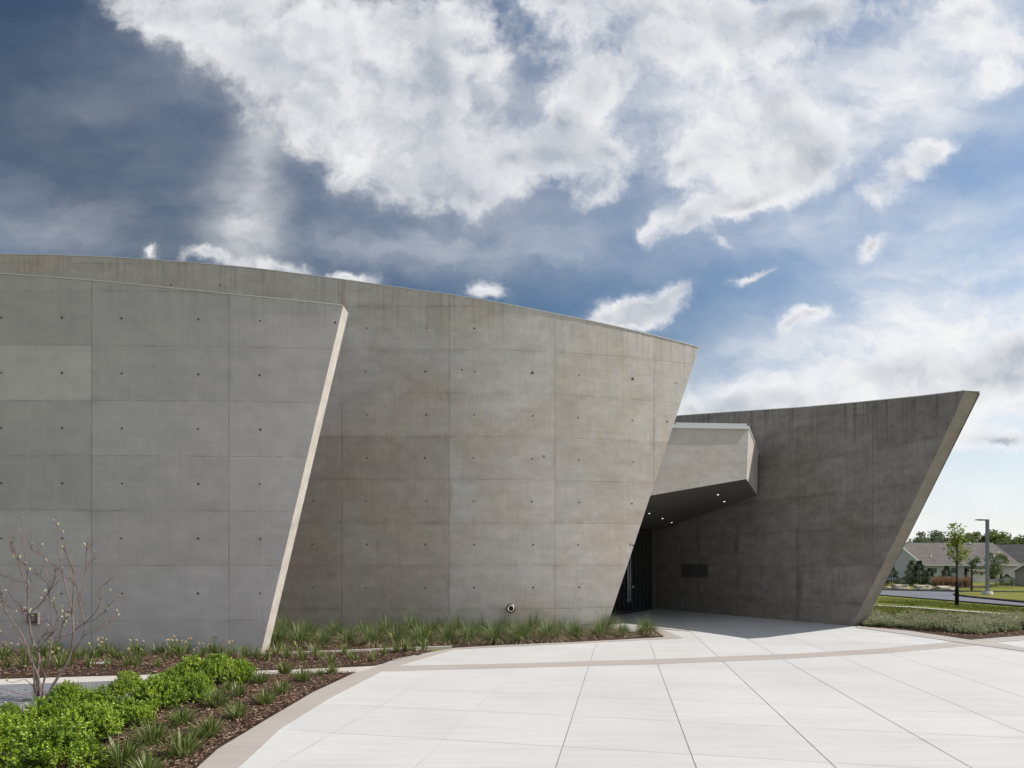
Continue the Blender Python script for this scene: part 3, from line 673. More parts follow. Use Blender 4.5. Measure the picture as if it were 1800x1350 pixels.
# canopy metal cap
def cap_strip(a, b, w_, h_, dn=.0):
    t = (b-a).normalized(); n = Vector((t.y, -t.x, 0)).normalized()
    return [a+n*w_+Vector((0,0,-dn)), b+n*w_+Vector((0,0,-dn)), b+n*w_+Vector((0,0,h_)), a+n*w_+Vector((0,0,h_)), a-n*.3+Vector((0,0,-dn)), b-n*.3+Vector((0,0,-dn)), b-n*.3+Vector((0,0,h_)), a-n*.3+Vector((0,0,h_))]
BX = [(0,1,2,3),(5,4,7,6),(3,2,6,7),(4,5,1,0),(4,0,3,7),(1,5,6,2)]
mb = MB(); mb.add(cap_strip(Lt, Bt, .05, .06, .03), BX); mb.add(cap_strip(Bt, Ct, .02, .04, .0), BX)
c = mb.build('coping', M['cap'], fix=True); c.data.transform(Matrix.Translation(-bld.location)); c.parent = can
mb = MB(); mb.add([p+Vector((0,0,.09)) for p in cap_strip(Lt, Bt, -.08, .07, .0)], BX)
c = mb.build('roof_edge', M['siding'], fix=True); c.data.transform(Matrix.Translation(-bld.location)); c.parent = can
# downlights on the soffit plane
def hit(px, py, a, b, c_):
    n = (b-a).cross(c_-a); d = Vector(((px-CX)/F, 1, (CY-py)/F)); o = Vector((0,0,H)); return o+d*((a-o).dot(n)/d.dot(n))
for px, py in ((1262,869),(1273,881),(1141,902),(1164.5,911),(1180.5,918)):
    tri = (B_, C_, D_) if px > 1200 else (L_, D_, B_); p = hit(px, py, *tri); mb = MB(); nn = (tri[1]-tri[0]).cross(tri[2]-tri[0]).normalized()
    if nn.z > 0: nn = -nn
    mb.tube([p-nn*.03, p+nn*.012], .05, 12, 0); mb.tube([p+nn*.012, p+nn*.016], .03, 12, 1)
    c = mb.build('downlight', [M['frame'], M['lens']], fix=True); c.data.transform(Matrix.Translation(-bld.location)); c.parent = can
# building body behind the walls, door wall
mb = MB()
body = [(-14,14.6),(2.0,14.85),(2.9,18.95),(4.85,21.85),(5.45,22.75),(5.5,32),(-14,32)]
mb.prism(body, -.3, 5.0); b_ = mb.build('building_body', M['c3e'], fix=True); local(b_, bld)
me = b_.data
for ob in (b_,):
    for nm in ('edgeA', 'edgeB'):
        u = ob.data.uv_layers.new(name=nm)
        for l in u.data: l.uv = (5, 5)
mb = MB(); mb.box((-10.6, 12.9, 3.0), (8.0, 2.4, 6.2)); o = mb.build('link_block', M['c3e']); local(o, bld)
for nm in ('edgeA', 'edgeB'):
    u = o.data.uv_layers.new(name=nm)
    for l in u.data: l.uv = (5, 5)
# doors: glass screen from (2.95,19.0) to (5.4,22.7)
ds, de = Vector((2.95, 18.85, 0)), Vector((5.36, 22.45, 0)); dd = (de-ds).normalized(); dn = Vector((dd.y, -dd.x, 0)); DL = (de-ds).length; rz = math.atan2(dd.y, dd.x)
door = MB(); door.box(ds+dd*DL/2+dn*.10+Vector((0,0,1.5)), (DL, .02, 2.9), 0, rz); do = door.build('entrance_glazing', M['glass'], label='dark glazed entrance screen behind the leaning wall'); local(do, bld)
mb = MB(); nm_ = 11
for i in range(nm_+1):
    wv = .05 if i % 3 else .08
    mb.box(ds+dd*(DL*i/nm_)+dn*.13+Vector((0,0,1.47)), (wv, .10, 2.94), 0, rz)
mb.box(ds+dd*DL/2+dn*.12+Vector((0,0,2.98)), (DL, .12, .1), 0, rz); mb.box(ds+dd*DL/2+dn*.115+Vector((0,0,.05)), (DL, .1, .1), 0, rz)
fo = mb.build('door_frame', M['frame']); fo.data.transform(Matrix.Translation(-bld.location)); fo.parent = do
for f_ in (.42, .47):
    mb = MB(); q = ds+dd*DL*f_+dn*.2; mb.tube([q+Vector((0,0,.4)), q+Vector((0,0,2.1))], .02, 8); mb.tube([q+Vector((0,0,.5)), q-dn*.08+Vector((0,0,.5))], .012, 6); mb.tube([q+Vector((0,0,2)), q-dn*.08+Vector((0,0,2))], .012, 6)
    h_ = mb.build('door_handle', M['cap']); h_.data.transform(Matrix.Translation(-bld.location)); h_.parent = do
# jamb return beside the doors
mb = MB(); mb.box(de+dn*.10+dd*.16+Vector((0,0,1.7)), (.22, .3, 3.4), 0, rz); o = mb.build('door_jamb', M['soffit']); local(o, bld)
# scupper pipe on the tall wall
s_, z_ = on(898, 1069, y2); p = Vector((s_, y2(s_), z_)); mb = MB()
mb.tube([p+Vector((0,.02,0)), p+Vector((0,-.02,0))], .115, 20, 0)
N = 20; vs = []
for i in range(N):                             # open spout cut on the slant: longer at the bottom
    a = 2*math.pi*i/N; x, z = math.cos(a)*.075, math.sin(a)*.075; ln = .12+.10*(1-(z/.075+1)/2)*1.0
    xi, zi = x*.84, z*.84
    vs += [p+Vector((x,-.02,z)), p+Vector((x,-ln,z)), p+Vector((xi,-ln,zi)), p+Vector((xi,.0-.021,zi))]
mb.add(vs, [(i*4+k, ((i+1)%N)*4+k, ((i+1)%N)*4+k+1, i*4+k+1) for i in range(N) for k in range(3)], 1, True)
mb.add([p+Vector((math.cos(2*math.pi*i/N)*.063,-.022,math.sin(2*math.pi*i/N)*.063)) for i in range(N)], [tuple(range(N))], 2)
M['brz'] = simple('weathered_bronze', (.13,.10,.08), .5, .4, .4, .2); M['steel'] = simple('pale_metal_spout', (.55,.52,.47), .4, .5, .3, .1)
o = mb.build('scupper', [M['brz'], M['steel'], M['black']], label='round metal drain spout poking from the tall wall above the grasses'); local(o, bld)
# service box on the near wall
s_, z_ = on(61, 1087, y1); p = Vector((s_, y1(s_), z_)); mb = MB()
for q in (((0,-.03,.10),(.22,.06,.02)),((0,-.03,-.10),(.22,.06,.02)),((-.10,-.03,0),(.02,.06,.18)),((.10,-.03,0),(.02,.06,.18))): mb.box(p+Vector(q[0]), q[1])
mb.box(p+Vector((0,-.015,0)), (.18,.03,.18), 1); mb.box(p+Vector((.0,-.035,0)), (.07,.02,.1), 0)
o = mb.build('outlet_box', [M['c3e'], M['roof']]); local(o, bld)
# plaque in the shade of the entrance
s_, z_ = on3(1222, 1003); c_ = Vector((*plan3(s_), z_)); r3 = math.atan2(d3.y, d3.x); n33 = Vector((n3.x, n3.y, 0))
if n33.x > 0: n33 = -n33
mb = MB(); mb.box(c_+n33*.03, (1.15, .05, .46), 1, r3); mb.box(c_+n33*.0575, (1.10, .01, .41), 1, r3)
for k in (-1, 1):
    mb.box(c_+n33*.02+Vector((d3.x*k*.58, d3.y*k*.58, 0)), (.012, .06, .46), 0, r3)
mb.build('wall_plaque', [M['frame'], M['plaque'], M['lampm']], label='dark rectangular plaque on the shaded wall beside the entrance', cat='plaque')

# ------------------------------------------------------------------ VEGETATION
def ribbon(mb, base, direc, length, width, droop, segs=4, m=0, side=None):
    d = Vector(direc).normalized(); p = Vector(base)
    s_ = side or d.cross(Vector((0,0,1)));
    if s_.length < .05: s_ = Vector((random.uniform(-1,1), random.uniform(-1,1), 0))
    s_.normalize(); vs = []
    for i in range(segs+1):
        f = i/segs; wv = width*(1-f**2.2)*(.6+.4*min(1, f*4))+.0006
        vs += [p-s_*wv/2, p+s_*wv/2]
        d = (d+Vector((0,0,-droop/segs*(.4+1.6*f)))).normalized(); p = p+d*length/segs
    mb.add(vs, [(2*i, 2*i+1, 2*i+3, 2*i+2) for i in range(segs)], m, True)
def copy_tree(o, parent=None):
    c = o.copy(); COL.objects.link(c)
    if parent: c.parent = parent
    for ch in o.children: copy_tree(ch, c)
    return c
ORD = ['first','second','third','fourth','fifth','sixth','seventh','eighth','ninth','tenth','eleventh','twelfth','thirteenth','fourteenth','fifteenth','sixteenth','seventeenth','eighteenth','nineteenth','twentieth','twenty-first','twenty-second','twenty-third','twenty-fourth','twenty-fifth','twenty-sixth','twenty-seventh','twenty-eighth','twenty-ninth','thirtieth','thirty-first','thirty-second','thirty-third','thirty-fourth','thirty-fifth','thirty-sixth','thirty-seventh','thirty-eighth','thirty-ninth','fortieth']
def put(mesh, name, loc, rz, s, label, cat, group):
    o = bpy.data.objects.new(name, mesh); COL.objects.link(o); o.location = loc; o.rotation_euler.z = rz; o.scale = (s, s, s) if isinstance(s, (int, float)) else s
    return tag(o, label, cat, group)
# -- ornamental grass tufts
def tuft_mesh(seed, dry):
    random.seed(seed); mb = MB()
    for i in range(520):
        a = random.uniform(0, 2*math.pi); r = random.random()**.6*.10; lean = random.random()**1.1*1.15
        ribbon(mb, (math.cos(a)*r, math.sin(a)*r, 0), (math.cos(a)*lean, math.sin(a)*lean, 1), random.uniform(.32,.62), .006, random.uniform(.4,1.9), 5, 0)
    for i in range(int(300*dry)):
        a = random.uniform(0, 2*math.pi); r = random.uniform(.02,.12); lean = random.uniform(.5,1.7)
        ribbon(mb, (math.cos(a)*r, math.sin(a)*r, 0), (math.cos(a)*lean, math.sin(a)*lean, 1), random.uniform(.25,.50), .008, random.uniform(.8,2.2), 5, 1)
    return mb.mesh('ornamental_grass', [M['tuft'], M['straw']])
TM = [tuft_mesh(k, d) for k, d in ((11,.6),(12,1.3),(13,.8),(14,1.8))]
random.seed(21)
front = [(490,1137),(530,1138),(570,1137),(612,1134),(655,1135),(698,1133),(742,1134),(785,1131),(825,1130),(868,1130),(914,1129),(966,1126),(1013,1123),(1055,1120),(1096,1119),(1139,1116)]
backr = [(500,1121),(545,1122),(590,1120),(636,1120),(680,1119),(722,1119),(765,1118),(806,1118),(846,1117),(890,1117),(936,1116),(985,1114),(1062,1113)]
for row, L, nmr in ((0, front, 'front row of the bed'), (1, backr, 'back row against the wall')):
    for i, (px, py) in enumerate(L):
        p = G(px+random.uniform(-3,3), py); p.z = .0; s = random.uniform(.85,1.25)*(.92 if px > 940 and row == 0 else (.92 if px < 760 else 1.0))
        put(TM[random.randrange(4) if px < 2000 else random.choice((0,1,2))], 'ornamental_grass', p, random.uniform(0,6.3), (s*1.1, s*1.1, s), f'feathery green grass tuft, {ORD[len(L)-1-i]} from the entrance in the {nmr}', 'ornamental grass', 'ornamental grass tufts along the tall concrete wall')
# -- strappy dark green clumps
def strap_mesh(seed, n, h, wd):
    random.seed(seed); mb = MB()
    for i in range(n):
        a = random.uniform(0, 2*math.pi); r = random.random()*.07; lean = random.random()**.8*.85
        ribbon(mb, (math.cos(a)*r, math.sin(a)*r, -.01), (math.cos(a)*lean, math.sin(a)*lean, 1), random.uniform(.65,1.1)*h, wd*random.uniform(.7,1.2), random.uniform(.3,1.1), 5, 0)
    return mb.mesh('strap_leaf_plant', [M['strap']])
SM = [strap_mesh(31,150,.265,.012), strap_mesh(32,130,.25,.0125), strap_mesh(33,170,.275,.012), strap_mesh(34,110,.24,.0125)]
random.seed(5)
cl = [(457,1205,1.0),(500,1188,1.0),(533,1201,.95),(561,1192,.8),(584,1188,.7),(497,1222,1.0),(468,1242,.95),(418,1227,.95),(381,1247,1.05),(417,1267,1.05),(320,1279,1.0),(365,1301,1.1),(268,1315,1.1),(322,1335,1.15),(213,1356,1.1),(256,1372,1.0),(400,1218,.7)]
near_far = sorted(range(len(cl)), key=lambda i: -cl[i][1])
for rank, i in enumerate(near_far):
    px, py, s = cl[i]; p = G(px, py); p.z = .015
    put(SM[i % 4], 'strap_leaf_plant', p, random.uniform(0,6.3), s*random.uniform(.9,1.05), f'dark green strap-leaved clump in bark mulch, {ORD[rank]} nearest of those between hedge and curved band', 'garden plant', 'strap-leaved clumps in the mulch by the curved band')
# -- small bulbs (daffodil-like) with or without blooms
def bulb_mesh(seed, bloom):
    random.seed(seed); mb = MB()
    for i in range(46):
        a = random.uniform(0, 2*math.pi); r = random.random()*.06; lean = random.random()*.75
        ribbon(mb, (math.cos(a)*r, math.sin(a)*r, 0), (math.cos(a)*lean, math.sin(a)*lean, 1), random.uniform(.16,.30), .011, random.uniform(.2,.9), 4, 0)
    for i in range(bloom):
        a = random.uniform(0, 2*math.pi); d = Vector((math.cos(a)*.35, math.sin(a)*.35, 1)).normalized(); h = random.uniform(.22,.33)
        mb.tube([(0,0,0), d*h], .0025, 4, 0); c = d*h
        for k in range(6):
            b = k*math.pi/3; u = Vector((math.cos(b), math.sin(b)*.8, math.sin(b)*.5)).normalized(); ribbon(mb, c, u, .028, .018, .2, 2, 1)
    return mb
def bulbs(lst, meshes, grp, fmt):
    for i, (px, py) in enumerate(lst):
        p = G(px, py); p.z = .01; put(meshes[i % len(meshes)], 'bulb_plant', p, random.uniform(0,6.3), random.uniform(.75,1.25), fmt % ORD[i], 'garden plant', grp)
BMt = [bulb_mesh(41+k, 3).mesh('bulb_plant', [M['strap'], M['tanb']]) for k in range(3)]
BMy = [bulb_mesh(51+k, 2 if k == 1 else 0).mesh('bulb_plant', [M['strap'], M['yel']]) for k in range(3)]
random.seed(9)
rowb = [(x+random.uniform(-6,6), 1158+random.uniform(-6,4)-(x/440)*2) for x in range(-4, 450, 13)]
bulbs(rowb, BMt, 'faded bulb plants at the foot of the near wall', 'faded bulb clump at the near grey wall, %s from the left')
rowf = [(x+random.uniform(-9,9), 1177+random.uniform(-4,4)-max(0,(x-200))*.03) for x in range(8, 300, 30)]
bulbs(rowf, BMt, 'bulb plants by the path border', 'low bulb clump by the pale path border, %s from the left')
rowk = sorted([(470,1162),(486,1152),(503,1157),(530,1164),(552,1154),(566,1160),(581,1171),(604,1152),(626,1166),(657,1163),(618,1160),(676,1153),(696,1148),(711,1145),(724,1147),(745,1145),(449,1160)])
bulbs(rowk, BMy, 'bulb plants in the mulch wedge beside the slanted wall end', 'small bulb plant beside the thin garden kerb, %s from the left')
# -- lime shrubs
def shrub_mesh(seed):
    random.seed(seed); mb = MB(); lobes = []
    for q in range(15):
        a = q*2.4; rr = .31*math.sqrt((q+.5)/15); lobes.append((Vector((math.cos(a)*rr, math.sin(a)*rr, .13+.20*(1-(rr/.31)**2)+random.uniform(-.04,.05))), random.uniform(.085,.14)))
    tw = MB()
    for i in range(860):
        c, r = random.choice(lobes); d = Vector((random.gauss(0,1), random.gauss(0,1), random.gauss(0.35,.9))).normalized()
        tip = c+d*r*random.uniform(.75,1.12)
        if tip.z < .02: tip.z = .02+random.random()*.05
        st_ = c+(tip-c)*.45; up = (d+Vector((0,0,.7))).normalized(); L = random.uniform(.05,.10); a0 = tip-up*L*.5
        if i % 2 == 0: tw.tube([st_, a0, tip+up*L*.4], [.003,.002,.001], 3)
        for k in range(13):
            f = k/13; b = a0+up*L*f; an = k*2.4+i; s_ = up.cross(Vector((.3,.1,1))).normalized(); t_ = up.cross(s_)
            o_ = (s_*math.cos(an)+t_*math.sin(an)+up*(.35+f*.9)).normalized()
            ln = random.uniform(.018,.040); wd = ln*.52; sd = o_.cross(up+Vector((random.uniform(-.4,.4),random.uniform(-.4,.4),0))).normalized()
            mb.add([b, b+o_*ln*.5-sd*wd*.5, b+o_*ln+Vector((0,0,-.004)), b+o_*ln*.5+sd*wd*.5], [(0,1,2,3)], 0)
    return mb.mesh('leaves', [M['lime']]), tw.mesh('twigs', [M['dbark']])
SHM = [shrub_mesh(60+k) for k in range(4)]
random.seed(8)
SH = [(425,1203,.62,'small far lime-green shrub touching the slanted wall end'),(385,1208,.85,'lime-green shrub just right of the hump of the hedge'),(335,1207,.85,'lime-green shrub at the far top of the hedge'),(300,1215,.62,'small lime-green shrub on the path side of the far hedge'),
      (338,1237,.75,'lime-green shrub above the middle strap-leaved clumps'),(275,1253,.85,'round lime-green shrub in the middle of the hedge'),(222,1232,.62,'lime-green shrub on the path side at the middle of the hedge'),(225,1285,.70,'windblown lime-green shrub beside the near clumps'),
      (165,1262,.70,'lime-green shrub right of the bare young tree'),(120,1252,.62,'lime-green shrub growing at the foot of the bare young tree'),(158,1310,.85,'broad lime-green shrub nearer than the bare tree'),(80,1310,.75,'lime-green shrub below the bare tree toward the corner'),(95,1375,.95,'nearest lime-green shrub at the bottom edge'),(10,1350,.85,'lime-green shrub in the bottom left corner'),(15,1296,.42,'thin upright lime-green shrub beside the gravel at the left edge')]
for i, (px, py, s, lb) in enumerate(SH):
    p = G(px, py); p.z = 0; r = empty('lime_shrub', p, random.uniform(0,6.3), lb, 'shrub', 'lime-green shrubs in the left bed')
    zs = s*random.uniform(.95,1.3) if s > .5 else s*1.7; s *= .88; r.scale = (s, s, zs)
    a, b = SHM[i % 4]
    for nm, m_ in (('leaves', a), ('twigs', b)):
        o = bpy.data.objects.new(nm, m_); COL.objects.link(o); o.parent = r
# -- bare young multi-stem tree, left
random.seed(12)
TB = G(68, 1232); tree = empty('bare_tree', (TB.x, TB.y, 0), 0, 'nearly bare multi-stem young tree in front of the near grey wall', 'tree')
def tp(c, dep): return P(c[0]/4.219, 920+c[1]/4.219, TB.y+dep)-tree.location
stems = [([(292,1330),(275,1150),(290,980),(240,860),(212,660),(203,400),(185,240),(160,40)],.024,0,0),
 ([(305,1330),(280,1130),(222,1000),(165,830),(60,680),(20,560),(0,440)],.020,.0,-.3),([(330,1330),(400,1190),(512,1000),(545,800),(538,660),(550,400),(545,260)],.024,.0,.15),
 ([(312,1330),(322,1190),(372,960),(390,760),(365,540),(340,350),(315,160)],.015,.0,.3),([(285,1330),(250,1150),(240,1000),(190,900),(130,850),(60,830),(-10,812)],.011,0,-.4),([(300,1330),(250,1200),(300,1050),(285,930),(300,860)],.014,0,.2)]
subs = [([(538,660),(470,400),(440,250),(430,100),(430,15)],.010,.12,.3),([(530,665),(400,600),(260,470),(190,350),(120,260)],.008,.12,-.2),([(540,660),(600,540),(640,350),(700,265)],.008,.12,.4),
 ([(515,980),(600,870),(630,760),(592,600),(570,440),(530,330),(460,150)],.012,.1,.25),([(625,830),(750,780),(820,730),(870,670)],.005,.2,.5),([(550,795),(680,690),(735,600),(752,470),(805,450)],.006,.1,.3),([(620,745),(740,690),(802,610)],.004,.25,.0),
 ([(213,665),(300,600),(362,510),(425,438)],.007,0,-.3),([(360,505),(400,430),(412,360)],.004,-.2,-.3),([(210,655),(100,560),(62,515)],.005,0,.3),([(208,545),(170,420),(130,270),(82,200),(80,130)],.006,0,.2),([(188,310),(120,240),(84,150)],.004,0,-.2),
 ([(285,930),(350,855),(385,815)],.005,.1,-.1),([(290,900),(290,850),(360,810),(430,780),(490,715)],.005,.1,.4),([(440,345),(370,285),(250,200),(230,190)],.004,.2,.0),([(205,655),(60,620),(-10,585)],.005,0,-.3),([(200,440),(100,420),(0,385)],.004,0,.3),
 ([(550,360),(500,260),(470,180)],.004,.15,0),([(600,570),(570,480),(520,420)],.003,.2,0),([(635,350),(640,210),(650,180)],.004,.3,.2),([(345,440),(300,400),(260,370)],.003,.2,0),([(165,830),(170,700),(165,640)],.004,-.1,0),([(385,760),(330,700),(250,690)],.003,.2,0),([(440,870),(455,780),(490,715)],.004,.1,0),([(390,800),(430,700),(400,620)],.004,.2,.3),([(530,820),(450,845),(400,850)],.003,.1,.2),
 ([(270,1240),(180,1270),(60,1240),(0,1230)],.005,0,-.4),([(262,1230),(190,1160),(100,1180),(50,1170)],.004,0,-.3),([(258,1260),(150,1310),(40,1330)],.004,0,-.5),([(240,960),(140,950),(0,900)],.004,0,-.2)]
tr_ = MB(); tw_ = MB(); lf = MB()
def smooth_path(c, r, d0, d1, mb, root=False):
    n = len(c); pts = []; rad = []
    for i, q in enumerate(c):
        f = i/(n-1); p = tp(q, d0+(d1-d0)*f+random.uniform(-.02,.02)*(i > 0)); pts.append(p); rad.append(r*(1-f)**.8*.72+.0016)
    out = []; ro = []
    for i in range(n-1):
        a, b = pts[i], pts[i+1]; pa = pts[max(i-1,0)]; pb = pts[min(i+2,n-1)]
        for k in range(4):
            t = k/4; out.append(.5*((2*a)+(b-pa)*t+(2*pa-5*a+4*b-pb)*t*t+(3*a-pa-3*b+pb)*t**3)); ro.append(rad[i]+(rad[i+1]-rad[i])*t)
    out.append(pts[-1]); ro.append(rad[-1]); mb.tube(out, ro, 6 if r > .008 else 4); return out
tips = []
for c, r, a, b in stems: o_ = smooth_path(c, r, a, b, tr_); tips.append(o_)
for c, r, a, b in subs: o_ = smooth_path(c, r, a, b, tr_ if r > .007 else tw_); tips.append(o_)
for pth in tips:
    for k in range(random.randint(9,17)):
        i = random.randrange(len(pth)//3, len(pth)); p = pth[i]; t = (pth[min(i+1,len(pth)-1)]-pth[i-1]).normalized()
        if p.z < .5: continue
        d = (t+Vector((random.uniform(-.9,.9), random.uniform(-.9,.9), random.uniform(0,.9)))).normalized(); L = random.uniform(.05,.22)
        tw_.tube([p, p+d*L*.5, p+(d+Vector((0,0,.25))).normalized()*L], [.0019,.0013,.0009], 3)
        if random.random() < .25:
            e = p+d*L
            for _ in range(random.randint(1,3)): ribbon(lf, e, (random.uniform(-1,1), random.uniform(-1,1), random.uniform(.0,1)), .045, .020, .2, 2)
    if random.random() < .6:
        e = pth[-1]
        for _ in range(3): ribbon(lf, e, (random.uniform(-1,1), random.uniform(-1,1), random.uniform(-.2,1)), .05, .024, .2, 2)
tr_.build('trunk', M['bark'], tree); tw_.build('twigs', M['twig'], tree); lf.build('leaves', M['bud'], tree)
# -- generic leafy tree
def blob_tree(seed, h, crown_r, trunk_h, n, leaf, asp=1.0, conifer=False, nb=14):
    random.seed(seed); lv = MB(); tk = MB()
    tk.tube([(0,0,-.3), (random.uniform(-.1,.1)*h*.1,0,h*.4), (random.uniform(-.05,.05)*h,0,h*.8)], [h*.03,h*.02,h*.006], 7)
    ce = []
    for i in range(nb):
        a = random.uniform(0, 6.283); zz = trunk_h+(h-trunk_h)*random.uniform(.1,.92); f = (zz-trunk_h)/(h-trunk_h); rr = crown_r*math.sin(math.pi*min(.90,max(.12,f*.72+.16)))
        c = Vector((math.cos(a)*rr*random.uniform(.3,.85), math.sin(a)*rr*random.uniform(.3,.85), zz)); r = crown_r*random.uniform(.22,.42); ce.append((c, r))
        tk.tube([(0,0,max(trunk_h*.8, zz-rr*.9)), c*.5+Vector((0,0,zz*.45)), c], [h*.010,h*.006,h*.002], 4)
    for i in range(n):
        c, r = random.choice(ce); d = Vector((random.gauss(0,1), random.gauss(0,1), random.gauss(0,.8))).normalized(); p = c+d*r*random.random()**.4*Vector((1,1,asp)).length/1.73
        q = Vector((random.gauss(0,1), random.gauss(0,1), random.gauss(.3,1))).normalized(); s_ = q.cross(d+Vector((.01,.02,.03))).normalized(); t_ = q.cross(s_); L = leaf*random.uniform(.6,1.4)
        lv.add([p-s_*L*.5, p-t_*L*.3, p+s_*L*.5, p+t_*L*.35], [(0,1,2,3)])
    return lv, tk
def conif(seed, h, r, n):
    random.seed(seed); lv = MB(); tk = MB(); tk.tube([(0,0,-.2),(0,0,h*.95)], [h*.02,.01], 6)
    for i in range(n):
        f = random.random()**1.3; z = .05*h+f*h*.93; rr = r*(1-f)**.9*(.85+.3*math.sin(z*9))*random.random()**.35; a = random.uniform(0,6.283)
        p = Vector((math.cos(a)*rr, math.sin(a)*rr, z)); d = Vector((math.cos(a), math.sin(a), random.uniform(-.4,.5))); ribbon(lv, p, d, h*.10, h*.03, .2, 1, 0, Vector((random.gauss(0,1), random.gauss(0,1), random.gauss(0,1))))
    return lv, tk
def plant(name, parts, loc, label, cat, mats, group=None, rz=0):
    r = empty(name, loc, rz, label, cat, group); parts[1].build('trunk', mats[1], r); parts[0].build('crown', mats[0], r); return r
# young tree with black guard
p = GT(1682, 1064.5); ty = empty('young_tree', p, 0, 'slim young street tree with black trunk guard beside the road', 'tree')
random.seed(77); lv = MB(); tk = MB(); D0 = p.y
def q_(px, py, dep=0): return P(px, py, D0+dep)-p
tk.tube([(0,0,0), q_(1682.5,1030), q_(1682,1000), q_(1682.5,970), q_(1680,945), q_(1677,925)], [.055,.045,.04,.03,.018,.006], 8)
brs = []
for i in range(26):
    y0 = random.uniform(950, 1003); sd = random.choice((-1,1)); px0 = 1682.3; top_ = max(922, y0-random.uniform(20,42)); wv = random.uniform(5,20)*(.6 if top_ < 940 else 1)
    dep = random.uniform(-.6,.6); L = [q_(px0, y0), q_(px0+sd*wv*.6, y0-(y0-top_)*.45, dep*.5), q_(px0+sd*wv, top_, dep)]
    tk.tube(L, [.014,.009,.003], 4); brs.append(L)
brs.append([q_(1682,960), q_(1688,940), q_(1687,924)]); brs.append([q_(1682,960), q_(1678,940), q_(1677,921)])
for L in brs:
    for k in range(34):
        f = random.uniform(.2,1.05); a = L[0].lerp(L[1], f*2) if f < .5 else L[1].lerp(L[2], (f-.5)*2)
        c = a+Vector((random.gauss(0,.10), random.gauss(0,.10), random.gauss(0,.09))); q = Vector((random.gauss(0,1), random.gauss(0,1), random.gauss(0,1))).normalized(); s_ = q.cross(Vector((.1,.2,1))).normalized(); t_ = q.cross(s_); z_ = random.uniform(.06,.12)
        lv.add([c-s_*z_*.5, c-t_*z_*.4, c+s_*z_*.5, c+t_*z_*.5], [(0,1,2,3)])
tk.build('trunk', M['dbark'], ty); lv.build('crown', M['ylw'], ty)
mb = MB(); mb.tube([(0,0,-.02), q_(1682.3,1022.5)], [.085,.075], 12); mb.build('trunk_guard', M['rubber'], ty)

# ------------------------------------------------------------------ far side of the road
def gz(Y): return terr(0, Y)
# street lamp
Yl = 2.25/.0525; z0 = terr(0, Yl); pl = Vector(((1735.5-CX)/F*Yl, Yl, z0)); Yl_ = pl.y
lamp = empty('street_lamp', pl, 0, 'square grey street lamp with flat single arm on a concrete footing', 'street lamp')
zt = H+(CY-915)/F*Yl-z0
mb = MB(); mb.box((0,0,zt/2+.2), (.165,.165,zt-.4)); mb.box((0,0,.36), (.32,.32,.03)); mb.build('pole', M['lampm'], lamp)
mb = MB(); mb.tube([(0,0,-.2),(0,0,.34)], .33, 20); mb.build('footing', M['fconc'], lamp)
mb = MB(); mb.box((-.28,0,zt+.04), (.75,.12,.10)); mb.build('arm', M['lampm'], lamp)
mb = MB(); mb.box((-.63,0,zt+.06), (.36,.30,.07)); mb.box((-.63,0,zt+.02), (.26,.2,.012), 1); mb.build('lamp_head', [M['lampm'], M['cap']], lamp)
# island end marker
# boulders
def boulder(cx_, cy_, wpx, hpx, label, seed):
    p = GT(cx_, cy_); s = p.y/F; bm = bmesh.new(); bmesh.ops.create_icosphere(bm, subdivisions=3, radius=1)
    for v in bm.verts:
        v.co.z = max(-.6, min(.62, v.co.z*1.4)); v.co.x = max(-.9, min(.9, v.co.x*1.25)); nz = mnoise.noise(v.co*1.3+Vector((seed*3.1,0,0)))*.35+mnoise.noise(v.co*4+Vector((seed,0,0)))*.12; v.co *= 1+nz
        v.co = Vector((v.co.x*wpx*s/1.9, v.co.y*wpx*s/3, (v.co.z+.55)*hpx*s/1.2))
    me = bpy.data.meshes.new('boulder'); bm.to_mesh(me); bm.free(); me.materials.append(M['rock']); o = bpy.data.objects.new('boulder', me); COL.objects.link(o); o.location = p
    tag(o, label, 'boulder', 'limestone boulders lining the far road edge')
boulder(1562,1034.8,22,4,'lowest flat limestone slab, nearest the leaning wall',1); boulder(1583,1035.4,26,8,'limestone boulder second from the leaning wall',2)
boulder(1621,1036.4,28,8,'limestone boulder in the middle of the far lawn edge',3); boulder(1661,1037.2,34,7,'long low limestone boulder left of the young tree',4)
